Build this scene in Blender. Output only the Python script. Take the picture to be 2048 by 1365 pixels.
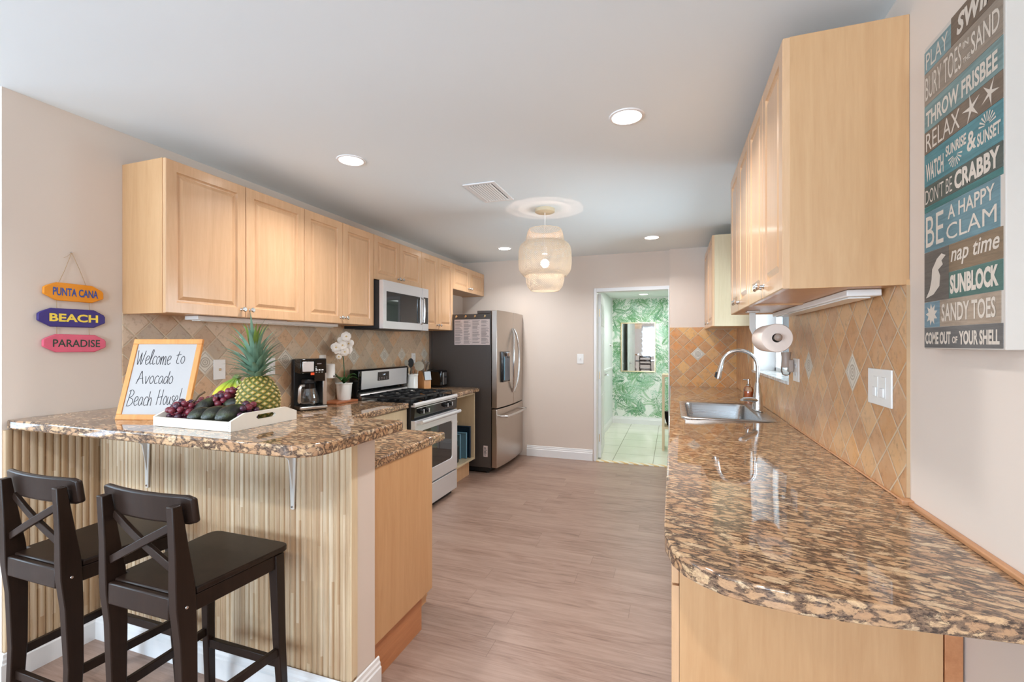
import bpy, bmesh, math, random
from mathutils import Vector, Matrix
from math import sin, cos, pi, radians, sqrt, atan2, hypot
random.seed(7)
for o in list(bpy.data.objects): bpy.data.objects.remove(o)
SC = bpy.context.scene
C = SC.collection

# ------------------------------------------------------------------ camera
cam_d = bpy.data.cameras.new('camera'); cam = bpy.data.objects.new('camera', cam_d); C.objects.link(cam)
cam.location = (0, 0, 1.374); cam.rotation_euler = (pi/2, 0, .335)
cam_d.sensor_width = 36; cam_d.lens = 923.14/2048*36; cam_d.shift_y = 6.4/2048; cam_d.clip_start = .05
SC.camera = cam
SC.view_settings.view_transform = 'Standard'; SC.view_settings.look = 'None'
SC.view_settings.gamma = 1; SC.view_settings.use_curve_mapping = False
SC.view_settings.exposure = 0.22

# ------------------------------------------------------------------ world and big lights
W = bpy.data.worlds.new('world'); SC.world = W; W.use_nodes = True
W.node_tree.nodes['Background'].inputs[0].default_value = (.78, .90, .96, 1)
W.node_tree.nodes['Background'].inputs[1].default_value = .95
def area(name, loc, rot, sx, sy, power, col=(1, 1, 1), shape='RECTANGLE', spread=pi):
    l = bpy.data.lights.new(name, 'AREA'); l.shape = shape; l.size = sx; l.size_y = sy
    l.energy = power; l.color = col; l.spread = spread
    o = bpy.data.objects.new(name, l); C.objects.link(o); o.location = loc; o.rotation_euler = rot
    return o
YBK = -3.6
DAY = (.80, .95, 1.15)
area('added_fill_patio', (-3.6, YBK-.35, .95), (pi/2+.20, 0, 0), 3.4, 1.9, 250, DAY)  # added fill outside an unseen patio opening, tilted up to brighten the ceiling
area('added_fill_side', (-6.25, -1.2, 1.2), (pi/2+.30, 0, -pi/2), 3.0, 1.8, 90, DAY)  # added fill from the unseen left side of the room
area('added_fill_back', (-.45, YBK-.3, 1.3), (pi/2+.16, 0, 0), 1.6, 1.5, 175, DAY)  # added fill behind the camera, outside an unseen window
area('daylight_sink_window', (1.20, 3.7, 1.55), (pi/2+.30, 0, pi/2), 1.2, 1.2, 44, (.84, .95, 1.05))

# ------------------------------------------------------------------ helpers
def S(r, g, b):
    f = lambda c: (c/255/12.92) if c/255 <= .04045 else ((c/255+.055)/1.055)**2.4
    return (f(r), f(g), f(b), 1)
class NT:
    def __init__(s, name):
        s.m = bpy.data.materials.new(name); s.m.use_nodes = True; s.t = s.m.node_tree
        s.b = s.t.nodes['Principled BSDF']
    def n(s, typ, ins=None, **kw):
        nd = s.t.nodes.new(typ)
        for k, v in kw.items(): setattr(nd, k, v)
        if ins:
            for k, v in ins.items():
                sock = nd.inputs[k]
                if isinstance(v, bpy.types.NodeSocket): s.t.links.new(v, sock)
                else: sock.default_value = v
        return nd
    def math(s, op, a, b=0, c=None):
        d = {0: a, 1: b}
        if c is not None: d[2] = c
        return s.n('ShaderNodeMath', d, operation=op).outputs[0]
    def obj(s): return s.n('ShaderNodeTexCoord').outputs['Object']
    def xyz(s, v):
        q = s.n('ShaderNodeSeparateXYZ', {0: v}); return q.outputs
    def comb(s, x, y, z): return s.n('ShaderNodeCombineXYZ', {0: x, 1: y, 2: z}).outputs[0]
    def mapping(s, v, scale=(1, 1, 1), rot=(0, 0, 0), loc=(0, 0, 0)):
        return s.n('ShaderNodeMapping', {0: v, 'Scale': scale, 'Rotation': rot, 'Location': loc}).outputs[0]
    def noise(s, v, scale, detail=4, rough=.5, dist=0, out=0):
        return s.n('ShaderNodeTexNoise', {'Vector': v, 'Scale': scale, 'Detail': detail, 'Roughness': rough, 'Distortion': dist}).outputs[out]
    def white(s, v): return s.n('ShaderNodeTexWhiteNoise', {0: v}, noise_dimensions='3D').outputs
    def ramp(s, f, stops, interp='LINEAR'):
        r = s.n('ShaderNodeValToRGB', {0: f}); cr = r.color_ramp; cr.interpolation = interp
        while len(cr.elements) < len(stops): cr.elements.new(.5)
        for e, (p, c) in zip(cr.elements, stops): e.position = p; e.color = c
        return r.outputs[0]
    def mix(s, f, a, b, mode='MIX'):
        d = s.n('ShaderNodeMix', {}, data_type='RGBA', blend_type=mode)
        for i, v in ((0, f), (6, a), (7, b)):
            if isinstance(v, bpy.types.NodeSocket): s.t.links.new(v, d.inputs[i])
            else: d.inputs[i].default_value = v
        return d.outputs[2]
    def bump(s, h, strength=.3, dist=.01):
        s.t.links.new(s.n('ShaderNodeBump', {'Height': h, 'Strength': strength, 'Distance': dist}).outputs[0], s.b.inputs['Normal'])
    def set(s, **kw):
        for k, v in kw.items():
            k = {'col': 'Base Color', 'rough': 'Roughness', 'metal': 'Metallic', 'spec': 'Specular IOR Level', 'coat': 'Coat Weight', 'coatr': 'Coat Roughness', 'trans': 'Transmission Weight', 'ior': 'IOR', 'alpha': 'Alpha', 'em': 'Emission Color', 'ems': 'Emission Strength', 'aniso': 'Anisotropic', 'sheen': 'Sheen Weight'}[k]
            sock = s.b.inputs[k]
            if isinstance(v, bpy.types.NodeSocket): s.t.links.new(v, sock)
            else: sock.default_value = v
        return s.m
M = {}
def plain(name, c, rough=.5, metal=0, var=.05, scale=30, bump=0, **kw):
    n = NT(name); v = n.obj()
    f = n.noise(v, scale, 3)
    d = tuple(x*(1-var) for x in c[:3])+(1,); e = tuple(min(1, x*(1+var)) for x in c[:3])+(1,)
    n.set(col=n.mix(f, d, e), rough=rough, metal=metal, **kw)
    if bump: n.bump(n.noise(v, scale*4, 3), bump, .002)
    M[name] = n.m; return n.m
def wood(name, c0, c1, axis='z', rough=.3, coat=.3, scale=1.0, contrast=1.0):
    n = NT(name); v = n.obj()
    st = {'z': (14, 14, 1.1), 'x': (1.1, 14, 14), 'y': (14, 1.1, 14)}[axis]
    v1 = n.mapping(v, tuple(a*scale for a in st))
    f1 = n.noise(v1, 1.3, 5, .6, 1.2)
    f2 = n.noise(n.mapping(v, tuple(a*scale*6 for a in st)), 1.5, 3, .6)
    f = n.math('ADD', n.math('MULTIPLY', f1, .7), n.math('MULTIPLY', f2, .3))
    n.set(col=n.ramp(f, [(.5-.22/contrast, c0), (.5+.22/contrast, c1)]), rough=rough, coat=coat, coatr=.15)
    n.bump(f2, .05, .001)
    M[name] = n.m; return n.m
def metal(name, c, rough=.25, axis=None):
    n = NT(name); v = n.obj()
    st = {'x': (2, 200, 200), 'y': (200, 2, 200), 'z': (200, 200, 2), None: (30, 30, 30)}[axis]
    f = n.noise(n.mapping(v, st), 1, 2)
    n.set(col=n.mix(f, tuple(x*.93 for x in c[:3])+(1,), c), rough=n.math('MULTIPLY_ADD', f, .08, rough-.04), metal=1)
    M[name] = n.m; return n.m
def thin_glass(name, tint=(1, 1, 1, 1), gloss=.12):
    n = NT(name); t = n.t
    tr = n.n('ShaderNodeBsdfTransparent', {0: tint}); gl = n.n('ShaderNodeBsdfGlossy', {0: (1, 1, 1, 1), 'Roughness': .03})
    fr = n.n('ShaderNodeFresnel', {0: 1.45})
    mx = n.n('ShaderNodeMixShader', {0: n.math('ADD', fr.outputs[0], gloss*.3), 1: tr.outputs[0], 2: gl.outputs[0]})
    t.links.new(mx.outputs[0], t.nodes['Material Output'].inputs[0]); M[name] = n.m; return n.m
def emit(name, c, st):
    n = NT(name); n.set(col=(0.8, .8, .8, 1), em=c, ems=st); M[name] = n.m; return n.m

class MB:
    def __init__(s): s.bm = bmesh.new()
    def face(s, vs, mi=0):
        try: f = s.bm.faces.new(vs); f.material_index = mi; return f
        except ValueError: return None
    def box(s, x0, x1, y0, y1, z0, z1, mi=0):
        v = [s.bm.verts.new((x, y, z)) for z in (z0, z1) for y in (y0, y1) for x in (x0, x1)]
        for q in ((0, 2, 3, 1), (4, 5, 7, 6), (0, 1, 5, 4), (2, 6, 7, 3), (0, 4, 6, 2), (1, 3, 7, 5)): s.face([v[i] for i in q], mi)
        return s
    def prism(s, pts, axis, a0, a1, mi=0):
        def P(p, a):
            return {'z': (p[0], p[1], a), 'y': (p[0], a, p[1]), 'x': (a, p[0], p[1])}[axis]
        A = [s.bm.verts.new(P(p, a0)) for p in pts]; B = [s.bm.verts.new(P(p, a1)) for p in pts]
        s.face(A, mi); s.face(B[::-1], mi)
        for i in range(len(pts)): s.face([A[i], A[(i+1) % len(pts)], B[(i+1) % len(pts)], B[i]], mi)
        return s
    def loops(s, L, closed=True, cap=(True, True), mi=0):
        R = [[s.bm.verts.new(p) for p in l] for l in L]
        n = len(L[0])
        for a, b in zip(R, R[1:]):
            for i in range(n if closed else n-1): s.face([a[i], a[(i+1) % n], b[(i+1) % n], b[i]], mi)
        if cap[0]: s.face(R[0], mi)
        if cap[1]: s.face(R[-1][::-1], mi)
        return s
    def lathe(s, prof, c=(0, 0, 0), seg=24, axis='z', cap=(True, True), mi=0):
        L = []
        for r, h in prof:
            l = []
            for k in range(seg):
                a = 2*pi*k/seg; p = (r*cos(a), r*sin(a), h)
                if axis == 'x': p = (h, r*cos(a), r*sin(a))
                if axis == 'y': p = (r*cos(a), h, r*sin(a))
                l.append((c[0]+p[0], c[1]+p[1], c[2]+p[2]))
            L.append(l)
        return s.loops(L, True, cap, mi)
    def tube(s, path, r, seg=10, mi=0, cap=True, flat=1.0):
        path = [Vector(p) for p in path]; n = len(path)
        rr = r if isinstance(r, (list, tuple)) else [r]*n
        L = []; up = None
        for i, p in enumerate(path):
            t = (path[min(i+1, n-1)]-path[max(i-1, 0)]).normalized()
            if up is None:
                up = Vector((0, 0, 1)) if abs(t.z) < .9 else Vector((1, 0, 0))
            a = t.cross(up); a = a.normalized() if a.length > 1e-6 else t.orthogonal().normalized()
            b = a.cross(t).normalized(); up = b
            L.append([p+a*(rr[i]*cos(2*pi*k/seg))+b*(rr[i]*flat*sin(2*pi*k/seg)) for k in range(seg)])
        return s.loops(L, True, (cap, cap), mi)
    def bar(s, path, w, h, mi=0, up=(0, 0, 1)):
        """rectangular section bar along a path; w across, h along up"""
        path = [Vector(p) for p in path]; n = len(path); L = []
        for i, p in enumerate(path):
            t = (path[min(i+1, n-1)]-path[max(i-1, 0)]).normalized()
            a = t.cross(Vector(up)).normalized(); b = a.cross(t).normalized()
            ww = w[i] if isinstance(w, (list, tuple)) else w; hh = h[i] if isinstance(h, (list, tuple)) else h
            L.append([p+a*ww/2*x+b*hh/2*y for x, y in ((-1, -1), (1, -1), (1, 1), (-1, 1))])
        return s.loops(L, True, (True, True), mi)
    def ball(s, c, r, sc=(1, 1, 1), u=14, v=9, rot=None, mi=0):
        m = Matrix.Translation(c) @ (rot if rot else Matrix()) @ Matrix.Diagonal((sc[0]*r, sc[1]*r, sc[2]*r, 1))
        d = bmesh.ops.create_uvsphere(s.bm, u_segments=u, v_segments=v, radius=1, matrix=m)
        for f in {f for x in d['verts'] for f in x.link_faces}: f.material_index = mi
        return s
    def xf(s, m): bmesh.ops.transform(s.bm, matrix=m, verts=s.bm.verts); return s
def link(o, parent=None, local=False):
    C.objects.link(o)
    if parent:
        o.parent = parent
        if parent.type == 'EMPTY' and not local: o.matrix_parent_inverse = Matrix.Translation(-parent.location)
    return o
def obj(name, mb, mat, parent=None, bevel=0, seg=2, smooth=True, local=False, label=None, ang=35, recalc=True):
    if recalc: bmesh.ops.recalc_face_normals(mb.bm, faces=mb.bm.faces)
    me = bpy.data.meshes.new(name); mb.bm.to_mesh(me); mb.bm.free()
    for m in (mat if isinstance(mat, (list, tuple)) else [mat]): me.materials.append(M[m] if isinstance(m, str) else m)
    if smooth:
        me.polygons.foreach_set('use_smooth', [True]*len(me.polygons)); me.set_sharp_from_angle(angle=radians(ang))
    o = bpy.data.objects.new(name, me); link(o, parent, local)
    if bevel:
        b = o.modifiers.new('bevel', 'BEVEL'); b.width = bevel; b.segments = seg; b.limit_method = 'ANGLE'; b.angle_limit = radians(40)
    if label: o['label'] = label
    return o
def tag(o, label, cat, group=None):
    o['label'] = label; o['category'] = cat
    if group: o['group'] = group
    return o
def thing(name, label, cat, loc=(0, 0, 0), group=None, rz=0):
    o = bpy.data.objects.new(name, None); C.objects.link(o); o.location = loc; o.rotation_euler = (0, 0, rz)
    o.empty_display_size = .1
    return tag(o, label, cat, group)
def struct(name, mb, mat, parent=None, **kw):
    o = obj(name, mb, mat, parent, **kw)
    if parent is None: o['kind'] = 'structure'
    return o
def copy_tree(o, label, loc, rz=None, parent=None):
    c = o.copy(); C.objects.link(c); c.parent = parent
    if label: c['label'] = label
    if loc is not None: c.location = loc
    if rz is not None: c.rotation_euler = (0, 0, rz)
    for ch in list(o.children):
        d = ch.copy(); C.objects.link(d); d.parent = c; d.matrix_parent_inverse = ch.matrix_parent_inverse
        for g in list(ch.children):
            e = g.copy(); C.objects.link(e); e.parent = d; e.matrix_parent_inverse = g.matrix_parent_inverse
    return c
def lettering(body, center, xd, yd, w, h, mat, parent, extrude=.0008, bold=0.0, shear=0, name='lettering', local=False):
    cu = bpy.data.curves.new('txt', 'FONT'); cu.body = body; cu.size = 1; cu.extrude = 0; cu.offset = bold; cu.shear = shear; cu.resolution_u = 3
    t = bpy.data.objects.new('txt', cu); C.objects.link(t)
    me = bpy.data.meshes.new_from_object(t.evaluated_get(bpy.context.evaluated_depsgraph_get()))
    bpy.data.objects.remove(t)
    bm = bmesh.new(); bm.from_mesh(me)
    xs = [v.co.x for v in bm.verts]; ys = [v.co.y for v in bm.verts]
    x0, x1, y0, y1 = min(xs), max(xs), min(ys), max(ys)
    xd = Vector(xd).normalized(); yd = Vector(yd).normalized(); nd = xd.cross(yd); c = Vector(center)
    for v in bm.verts:
        a = ((v.co.x-x0)/(x1-x0)-.5)*w; b = ((v.co.y-y0)/(y1-y0)-.5)*h
        v.co = c+xd*a+yd*b+nd*extrude
    mb = MB(); mb.bm.free(); mb.bm = bm
    return obj(name, mb, mat, parent, smooth=False, local=local, recalc=False)

# ------------------------------------------------------------------ materials
plain('wall_paint', S(224, 208, 194), .75, var=.015, scale=3, bump=.05)
plain('ceiling_paint', S(238, 246, 249), .8, var=.01, scale=3)
plain('white_trim', S(240, 238, 236), .35, var=.01)
plain('hall_white', S(236, 240, 238), .5, var=.01)
plain('white_plastic', S(240, 236, 230), .3, var=.01)
plain('ceramic_white', S(238, 236, 230), .2, var=.02)
wood('maple', S(208, 162, 120), S(226, 183, 141), 'z', .28, .35)
wood('maple_end', S(198, 150, 104), S(213, 168, 122), 'z', .38, .12)
wood('maple_lit_pale', S(204, 182, 146), S(218, 198, 164), 'z', .3, .2)  # maple lightened to imitate falling light; also the open cabinet's paler wood
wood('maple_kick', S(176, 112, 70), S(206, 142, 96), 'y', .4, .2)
wood('trim_wood', S(170, 118, 80), S(205, 150, 105), 'y', .45, .1)
wood('stool_wood', S(32, 22, 17), S(46, 32, 25), 'z', .36, .08)
_b = M['stool_wood'].node_tree.nodes['Principled BSDF']; _b.inputs['Specular IOR Level'].default_value = .22; _b.inputs['Coat Weight'].default_value = .05
wood('frame_wood', S(206, 130, 60), S(230, 160, 88), 'z', .4, .2)
wood('block_wood', S(204, 138, 78), S(232, 176, 114), 'z', .4, .2)
wood('board_wood', S(150, 84, 50), S(184, 112, 70), 'y', .4, .2)
wood('light_wood', S(220, 195, 155), S(236, 215, 180), 'z', .5, .1)
metal('steel', (.80, .80, .82, 1), .30, 'y'); M['steel'].node_tree.nodes['Principled BSDF'].inputs['Metallic'].default_value = .6
metal('steel_side', (.60, .58, .56, 1), .3, 'x')
metal('steel_fridge', (.56, .49, .43, 1), .3, 'y')
metal('steel_dark', (.34, .34, .35, 1), .35)
metal('chrome', (.72, .71, .70, 1), .22)
metal('brass', (.70, .52, .30, 1), .25)
metal('sink_steel', (.46, .46, .46, 1), .28, 'x')
metal('mirror_silver', (.9, .92, .92, 1), .02)
plain('fridge_side', S(80, 72, 67), .42, var=.06, scale=200, bump=.1)
plain('black_gloss', S(14, 14, 15), .08, var=.02)
plain('black_matte', S(22, 22, 23), .5, var=.05)
plain('black_iron', S(26, 26, 27), .45, var=.1)
plain('dark_glass', S(20, 22, 24), .03, var=.0, spec=.8)
plain('paper', S(222, 206, 200), .8, var=.01)
plain('paper_towel', S(236, 218, 204), .9, var=.02, bump=.2, scale=60)
plain('ink_grey', S(120, 108, 106), .8, var=.1)
plain('marker', S(30, 30, 36), .6, var=.02)
plain('whiteboard', S(182, 175, 171), .25, var=.0)
plain('tray_paint', S(238, 230, 216), .5, var=.02, scale=60)
plain('bracket_paint', S(214, 206, 196), .4, var=.02)
plain('pendant_fibre', S(226, 208, 184), .7, var=.08, scale=60)
plain('orange_paint', S(240, 150, 30), .5, var=.1, scale=20)
plain('purple_paint', S(62, 46, 124), .5, var=.15, scale=20)
plain('pink_paint', S(230, 100, 124), .5, var=.1, scale=20)
plain('blue_ink', S(36, 84, 165), .5, var=.05)
plain('yellow_ink', S(252, 218, 80), .5, var=.05)
plain('green_ink', S(30, 66, 50), .5, var=.05)
plain('rope', S(190, 160, 125), .9, var=.1)
plain('soap_orange', S(226, 110, 40), .15, var=.03)
plain('red_orange', S(232, 86, 44), .3, var=.03)
plain('taupe_plastic', S(168, 148, 134), .4, var=.02)
plain('canvas_white', S(206, 194, 182), .7, var=.02, bump=.1)
plain('sign_letter', S(214, 200, 184), .7, var=.08, scale=90)
plain('navy_tray', S(22, 46, 66), .35, var=.05)
plain('blue_tray', S(110, 150, 170), .25, var=.05)
plain('grape', S(116, 40, 52), .25, var=.45, scale=26)
plain('grape_dark', S(70, 34, 52), .25, var=.5, scale=26)
plain('stem_brown', S(92, 66, 38), .7, var=.2)
plain('leaf_green', S(44, 92, 40), .35, var=.2)
plain('orchid_petal', S(250, 240, 228), .5, var=.03)
plain('orchid_heart', S(240, 206, 130), .5, var=.1)
plain('crown_leaf', S(112, 142, 118), .5, var=.3, scale=40)
plain('crown_leaf_green', S(120, 140, 60), .45, var=.3, scale=30)
plain('pine_eye', S(178, 150, 66), .5, var=.35, scale=90)
plain('pine_edge', S(96, 98, 36), .55, var=.5, scale=50)
plain('pine_tip', S(206, 184, 134), .5, var=.2, scale=80)
plain('outside_white', S(235, 245, 250), .8, var=.01)
plain('fabric_white', S(235, 232, 228), .9, var=.03)
thin_glass('pane', (.95, .99, 1, 1)); thin_glass('clear_glass', (.93, .97, .98, 1), .35)
emit('lamp_white', (1, .97, .92, 1), 9); emit('bulb', (1, .92, .82, 1), 5)
emit('lcd', (.6, .8, 1, 1), .8)
n = NT('avocado'); v = n.obj(); f = n.noise(v, 25, 4, .6)
n.set(col=n.ramp(f, [(.38, S(24, 22, 20)), (.56, S(40, 42, 26)), (.72, S(66, 76, 38))]), rough=.32); n.bump(n.noise(v, 260, 2), .5, .002); M['avocado'] = n.m
n = NT('banana'); v = n.xyz(n.obj()); 
n.set(col=n.ramp(n.math('MULTIPLY_ADD', v[2], 10, -11.2), [(.1, S(238, 206, 60)), (.75, S(190, 190, 50)), (.98, S(110, 140, 50))]), rough=.45); M['banana'] = n.m

def granite():
    n = NT('granite'); v = n.obj()
    wv = n.noise(v, 9, 3, .5, 0, 1)
    v2 = n.n('ShaderNodeVectorMath', {0: v, 1: n.n('ShaderNodeVectorMath', {0: wv, 3: .035}, operation='SCALE').outputs[0]}, operation='ADD').outputs[0]
    rot = (0, 0, 0)
    v2 = n.mapping(v2, rot=(0, 0, radians(14)))
    vq = n.mapping(v, rot=(0, 0, radians(14)))
    vs = n.mapping(v2, (20, 50, 50), rot)
    vor = n.n('ShaderNodeTexVoronoi', {'Vector': vs, 'Scale': 1.0, 'Randomness': 1}, feature='F1')
    rnd = n.xyz(vor.outputs['Color'])[0]
    cell = n.ramp(rnd, [(0, S(204, 166, 126)), (.25, S(190, 150, 112)), (.5, S(208, 174, 134)), (.7, S(182, 140, 104)), (.88, S(210, 182, 146))], 'CONSTANT')
    f2 = n.noise(n.mapping(vq, (80, 190, 180), rot), 1, 5, .72)
    f1 = n.noise(n.mapping(v2, (42, 110, 110), rot), 1, 6, .78, .3)
    f3 = n.noise(n.mapping(v2, (9, 18, 18), rot), 1, 3, .6)
    cell = n.mix(n.ramp(f2, [(.42, (0, 0, 0, 1)), (.62, (.7, .7, .7, 1))]), cell, S(160, 124, 96))
    ed = n.n('ShaderNodeTexVoronoi', {'Vector': vs, 'Scale': 1.0, 'Randomness': 1}, feature='DISTANCE_TO_EDGE')
    e = n.math('SUBTRACT', ed.outputs[0], n.math('MULTIPLY', n.math('SUBTRACT', f1, .47), 1.5))
    e = n.math('ADD', n.math('SUBTRACT', e, n.math('MULTIPLY', n.math('SUBTRACT', f3, .5), .6)), .012)
    dark = n.ramp(e, [(.0, (1, 1, 1, 1)), (.07, (.8, .8, .8, 1)), (.16, (0, 0, 0, 1))])
    col = n.mix(dark, cell, n.mix(n.ramp(f2, [(.42, (0, 0, 0, 1)), (.58, (1, 1, 1, 1))]), S(64, 50, 43), S(128, 102, 82)))
    n.set(col=col, rough=.035, spec=.6)
    M['granite'] = n.m
granite()

def floor_mat():
    n = NT('floor_vinyl'); v = n.obj(); x = n.xyz(v)
    PW, PL = .125, 1.22
    row = n.math('FLOOR', n.math('DIVIDE', x[1], PW))
    off = n.math('MULTIPLY', n.white(n.comb(row, 3, 1))[0], PL)
    xr = n.math('DIVIDE', n.math('ADD', x[0], off), PL)
    colm = n.math('FLOOR', xr)
    wn = n.white(n.comb(row, colm, 5))
    rnd = wn[0]
    v2 = n.n('ShaderNodeVectorMath', {0: v, 1: n.n('ShaderNodeVectorMath', {0: wn[1], 3: 7.0}, operation='SCALE').outputs[0]}, operation='ADD').outputs[0]
    g = n.noise(n.mapping(v2, (1.6, 15, 1)), 1.2, 5, .6, 1.6)
    g2 = n.noise(n.mapping(v2, (5, 110, 1)), 1.2, 4, .6, .6)
    f = n.math('ADD', n.math('MULTIPLY', g, .6), n.math('MULTIPLY', g2, .4))
    c = n.ramp(f, [(.32, S(104, 80, 68)), (.43, S(142, 114, 99)), (.54, S(160, 132, 117)), (.7, S(174, 148, 132))])
    c = n.mix(n.math('MULTIPLY_ADD', rnd, .4, -.0), c, n.mix(rnd, S(142, 114, 99), S(178, 152, 136)))
    fy = n.math('FRACT', n.math('DIVIDE', x[1], PW)); fx = n.math('FRACT', xr)
    s1 = n.math('LESS_THAN', fy, .012); s2 = n.math('LESS_THAN', fx, .002)
    seam = n.math('MAXIMUM', n.math('MULTIPLY', s1, .22), n.math('MULTIPLY', s2, .6))
    c = n.mix(seam, c, S(110, 84, 70))
    n.set(col=c, rough=n.math('MULTIPLY_ADD', g2, .12, .30), spec=.42)
    n.bump(n.math('SUBTRACT', g2, seam), .06, .001)
    M['floor_vinyl'] = n.m
floor_mat()

def tile_mat(name, axis, y0, decos, cols, z0=1.268, d=.1475):
    n = NT(name); v = n.obj(); x = n.xyz(v)
    h = x[1] if axis == 'y' else x[0]
    p = n.math('DIVIDE', n.math('SUBTRACT', h, y0), d); q = n.math('DIVIDE', n.math('SUBTRACT', x[2], z0), d)
    a = n.math('ADD', n.math('ADD', p, q), .5); b = n.math('ADD', n.math('SUBTRACT', p, q), .5)
    i = n.math('FLOOR', a); j = n.math('FLOOR', b); fa = n.math('FRACT', a); fb = n.math('FRACT', b)
    wn = n.white(n.comb(i, j, 2.5))
    ea = n.math('MINIMUM', n.math('MINIMUM', fa, n.math('SUBTRACT', 1, fa)), n.math('MINIMUM', fb, n.math('SUBTRACT', 1, fb)))
    v2 = n.n('ShaderNodeVectorMath', {0: v, 1: n.n('ShaderNodeVectorMath', {0: wn[1], 3: 9.0}, operation='SCALE').outputs[0]}, operation='ADD').outputs[0]
    base = n.ramp(wn[0], [(k/len(cols), c) for k, c in enumerate(cols)], 'CONSTANT')
    cl = n.noise(v2, 16, 5, .65)
    c = n.mix(n.ramp(cl, [(.35, (0, 0, 0, 1)), (.75, (.45, .45, .45, 1))]), base, S(214, 182, 146))
    c = n.mix(n.ramp(n.noise(v2, 34, 5, .7), [(.52, (0, 0, 0, 1)), (.72, (.55, .55, .55, 1))]), c, S(140, 100, 70))
    dc = 0
    for k in decos:
        t = n.math('MULTIPLY', n.math('COMPARE', i, k, .1), n.math('COMPARE', j, k, .1))
        dc = n.math('ADD', dc, t)
    ra = n.math('SUBTRACT', fa, .5); rb = n.math('SUBTRACT', fb, .5)
    rr = n.math('SQRT', n.math('ADD', n.math('MULTIPLY', ra, ra), n.math('MULTIPLY', rb, rb)))
    ring = n.math('MULTIPLY', n.math('ADD', n.math('SINE', n.math('MULTIPLY', rr, 55)), 1), n.math('LESS_THAN', rr, .3))
    sq = n.math('MULTIPLY', n.math('LESS_THAN', ea, .13), n.math('GREATER_THAN', ea, .09))
    orn = n.math('MINIMUM', n.math('ADD', n.math('MULTIPLY', ring, .5), sq), 1)
    dcol = n.mix(orn, S(222, 212, 196), S(178, 164, 146))
    c = n.mix(dc, c, dcol)
    e = n.math('ADD', ea, n.math('MULTIPLY', n.math('SUBTRACT', n.noise(v, 70, 2), .5), .014))
    gr = n.ramp(e, [(.018, (1, 1, 1, 1)), (.03, (0, 0, 0, 1))])
    c = n.mix(gr, c, S(206, 186, 158))
    n.set(col=c, rough=.38, spec=.45)
    hgt = n.math('ADD', n.ramp(ea, [(.02, (0, 0, 0, 1)), (.06, (1, 1, 1, 1))]), n.math('MULTIPLY', n.math('MULTIPLY', orn, dc), .6))
    n.bump(n.math('ADD', hgt, n.math('MULTIPLY', cl, .3)), .5, .003)
    M[name] = n.m
WARM_LIT = [S(222, 152, 64), S(212, 136, 50), S(226, 166, 84), S(200, 134, 62), S(216, 156, 82), S(194, 136, 74)]  # same tile as the other walls, with warm light painted in
TAN = [S(214, 160, 104), S(204, 148, 94), S(220, 172, 120), S(196, 144, 98), S(212, 164, 114), S(202, 152, 108)]
GREY_SHADED = [S(208, 176, 144), S(196, 162, 130), S(216, 190, 162), S(184, 164, 142), S(202, 178, 152), S(214, 172, 134)]  # same tile again, with shade and cool daylight painted in
tile_mat('tile_left', 'y', 1.948, (0, 4, 9, 12, 14, 17), GREY_SHADED)
tile_mat('tile_right', 'y', 2.053, (0, 4, 17), TAN)
tile_mat('tile_back', 'x', .257, (0,), WARM_LIT)

def flute_mat():
    n = NT('fluted_wood'); v = n.obj(); x = n.xyz(v)
    h = n.math('ADD', x[0], x[1])
    k = n.math('FLOOR', n.math('DIVIDE', n.math('ADD', h, 10), .0130))
    seg = n.math('FLOOR', n.math('ADD', n.math('MULTIPLY', x[2], 1.6), n.math('MULTIPLY', n.white(n.comb(k, 1, 1))[0], 5)))
    r = n.white(n.comb(k, seg, 9))[0]
    g = n.noise(n.mapping(v, (60, 60, 2)), 1, 4, .6, .5)
    c = n.ramp(r, [(0, S(208, 182, 148)), (.3, S(196, 168, 132)), (.6, S(216, 194, 164)), (.85, S(186, 154, 118))])
    c = n.mix(n.ramp(g, [(.4, (0, 0, 0, 1)), (.75, (.7, .7, .7, 1))]), c, S(160, 122, 86))
    n.set(col=c, rough=.6); M['fluted_wood'] = n.m
flute_mat()
n = NT('hall_tile'); v = n.obj(); x = n.xyz(v)
fx = n.math('FRACT', n.math('DIVIDE', n.math('ADD', x[0], 10.23), .455)); fy = n.math('FRACT', n.math('DIVIDE', x[1], .455))
g = n.math('MAXIMUM', n.math('LESS_THAN', fx, .02), n.math('LESS_THAN', fy, .02))
c = n.mix(n.noise(v, 5, 4), S(222, 222, 200), S(236, 236, 220)); n.set(col=n.mix(g, c, S(170, 168, 148)), rough=.12); M['hall_tile'] = n.m

# ------------------------------------------------------------------ room shell
XL, XR, YB, YB2, H = -2.576, .644, 5.45, 5.385, 2.423
struct('floor', MB().box(-6, .80, YBK, 5.50, -.05, 0), 'floor_vinyl', smooth=False)
struct('ceiling', MB().box(-6, .80, YBK, 5.62, H, H+.08), 'ceiling_paint', smooth=False)
# left wall of the kitchen with its free end, and the return of the living room wall
struct('wall_left', MB().box(XL-.12, XL, 1.09, 5.62, 0, H), 'wall_paint', smooth=False)
struct('wall_front', MB().box(-6.0, XL-.12, 1.09, 1.21, 0, H), 'wall_paint', smooth=False)
# right wall with the sink window
wy0, wy1, wz0, wz1 = 3.055, 4.338, 1.14, 2.05
w = MB(); w.box(XR, XR+.16, YBK, wy0, 0, H); w.box(XR, XR+.16, wy1, 5.62, 0, H); w.box(XR, XR+.16, wy0, wy1, 0, wz0); w.box(XR, XR+.16, wy0, wy1, wz1, H)
struct('wall_right', w, 'wall_paint', smooth=False)
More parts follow.
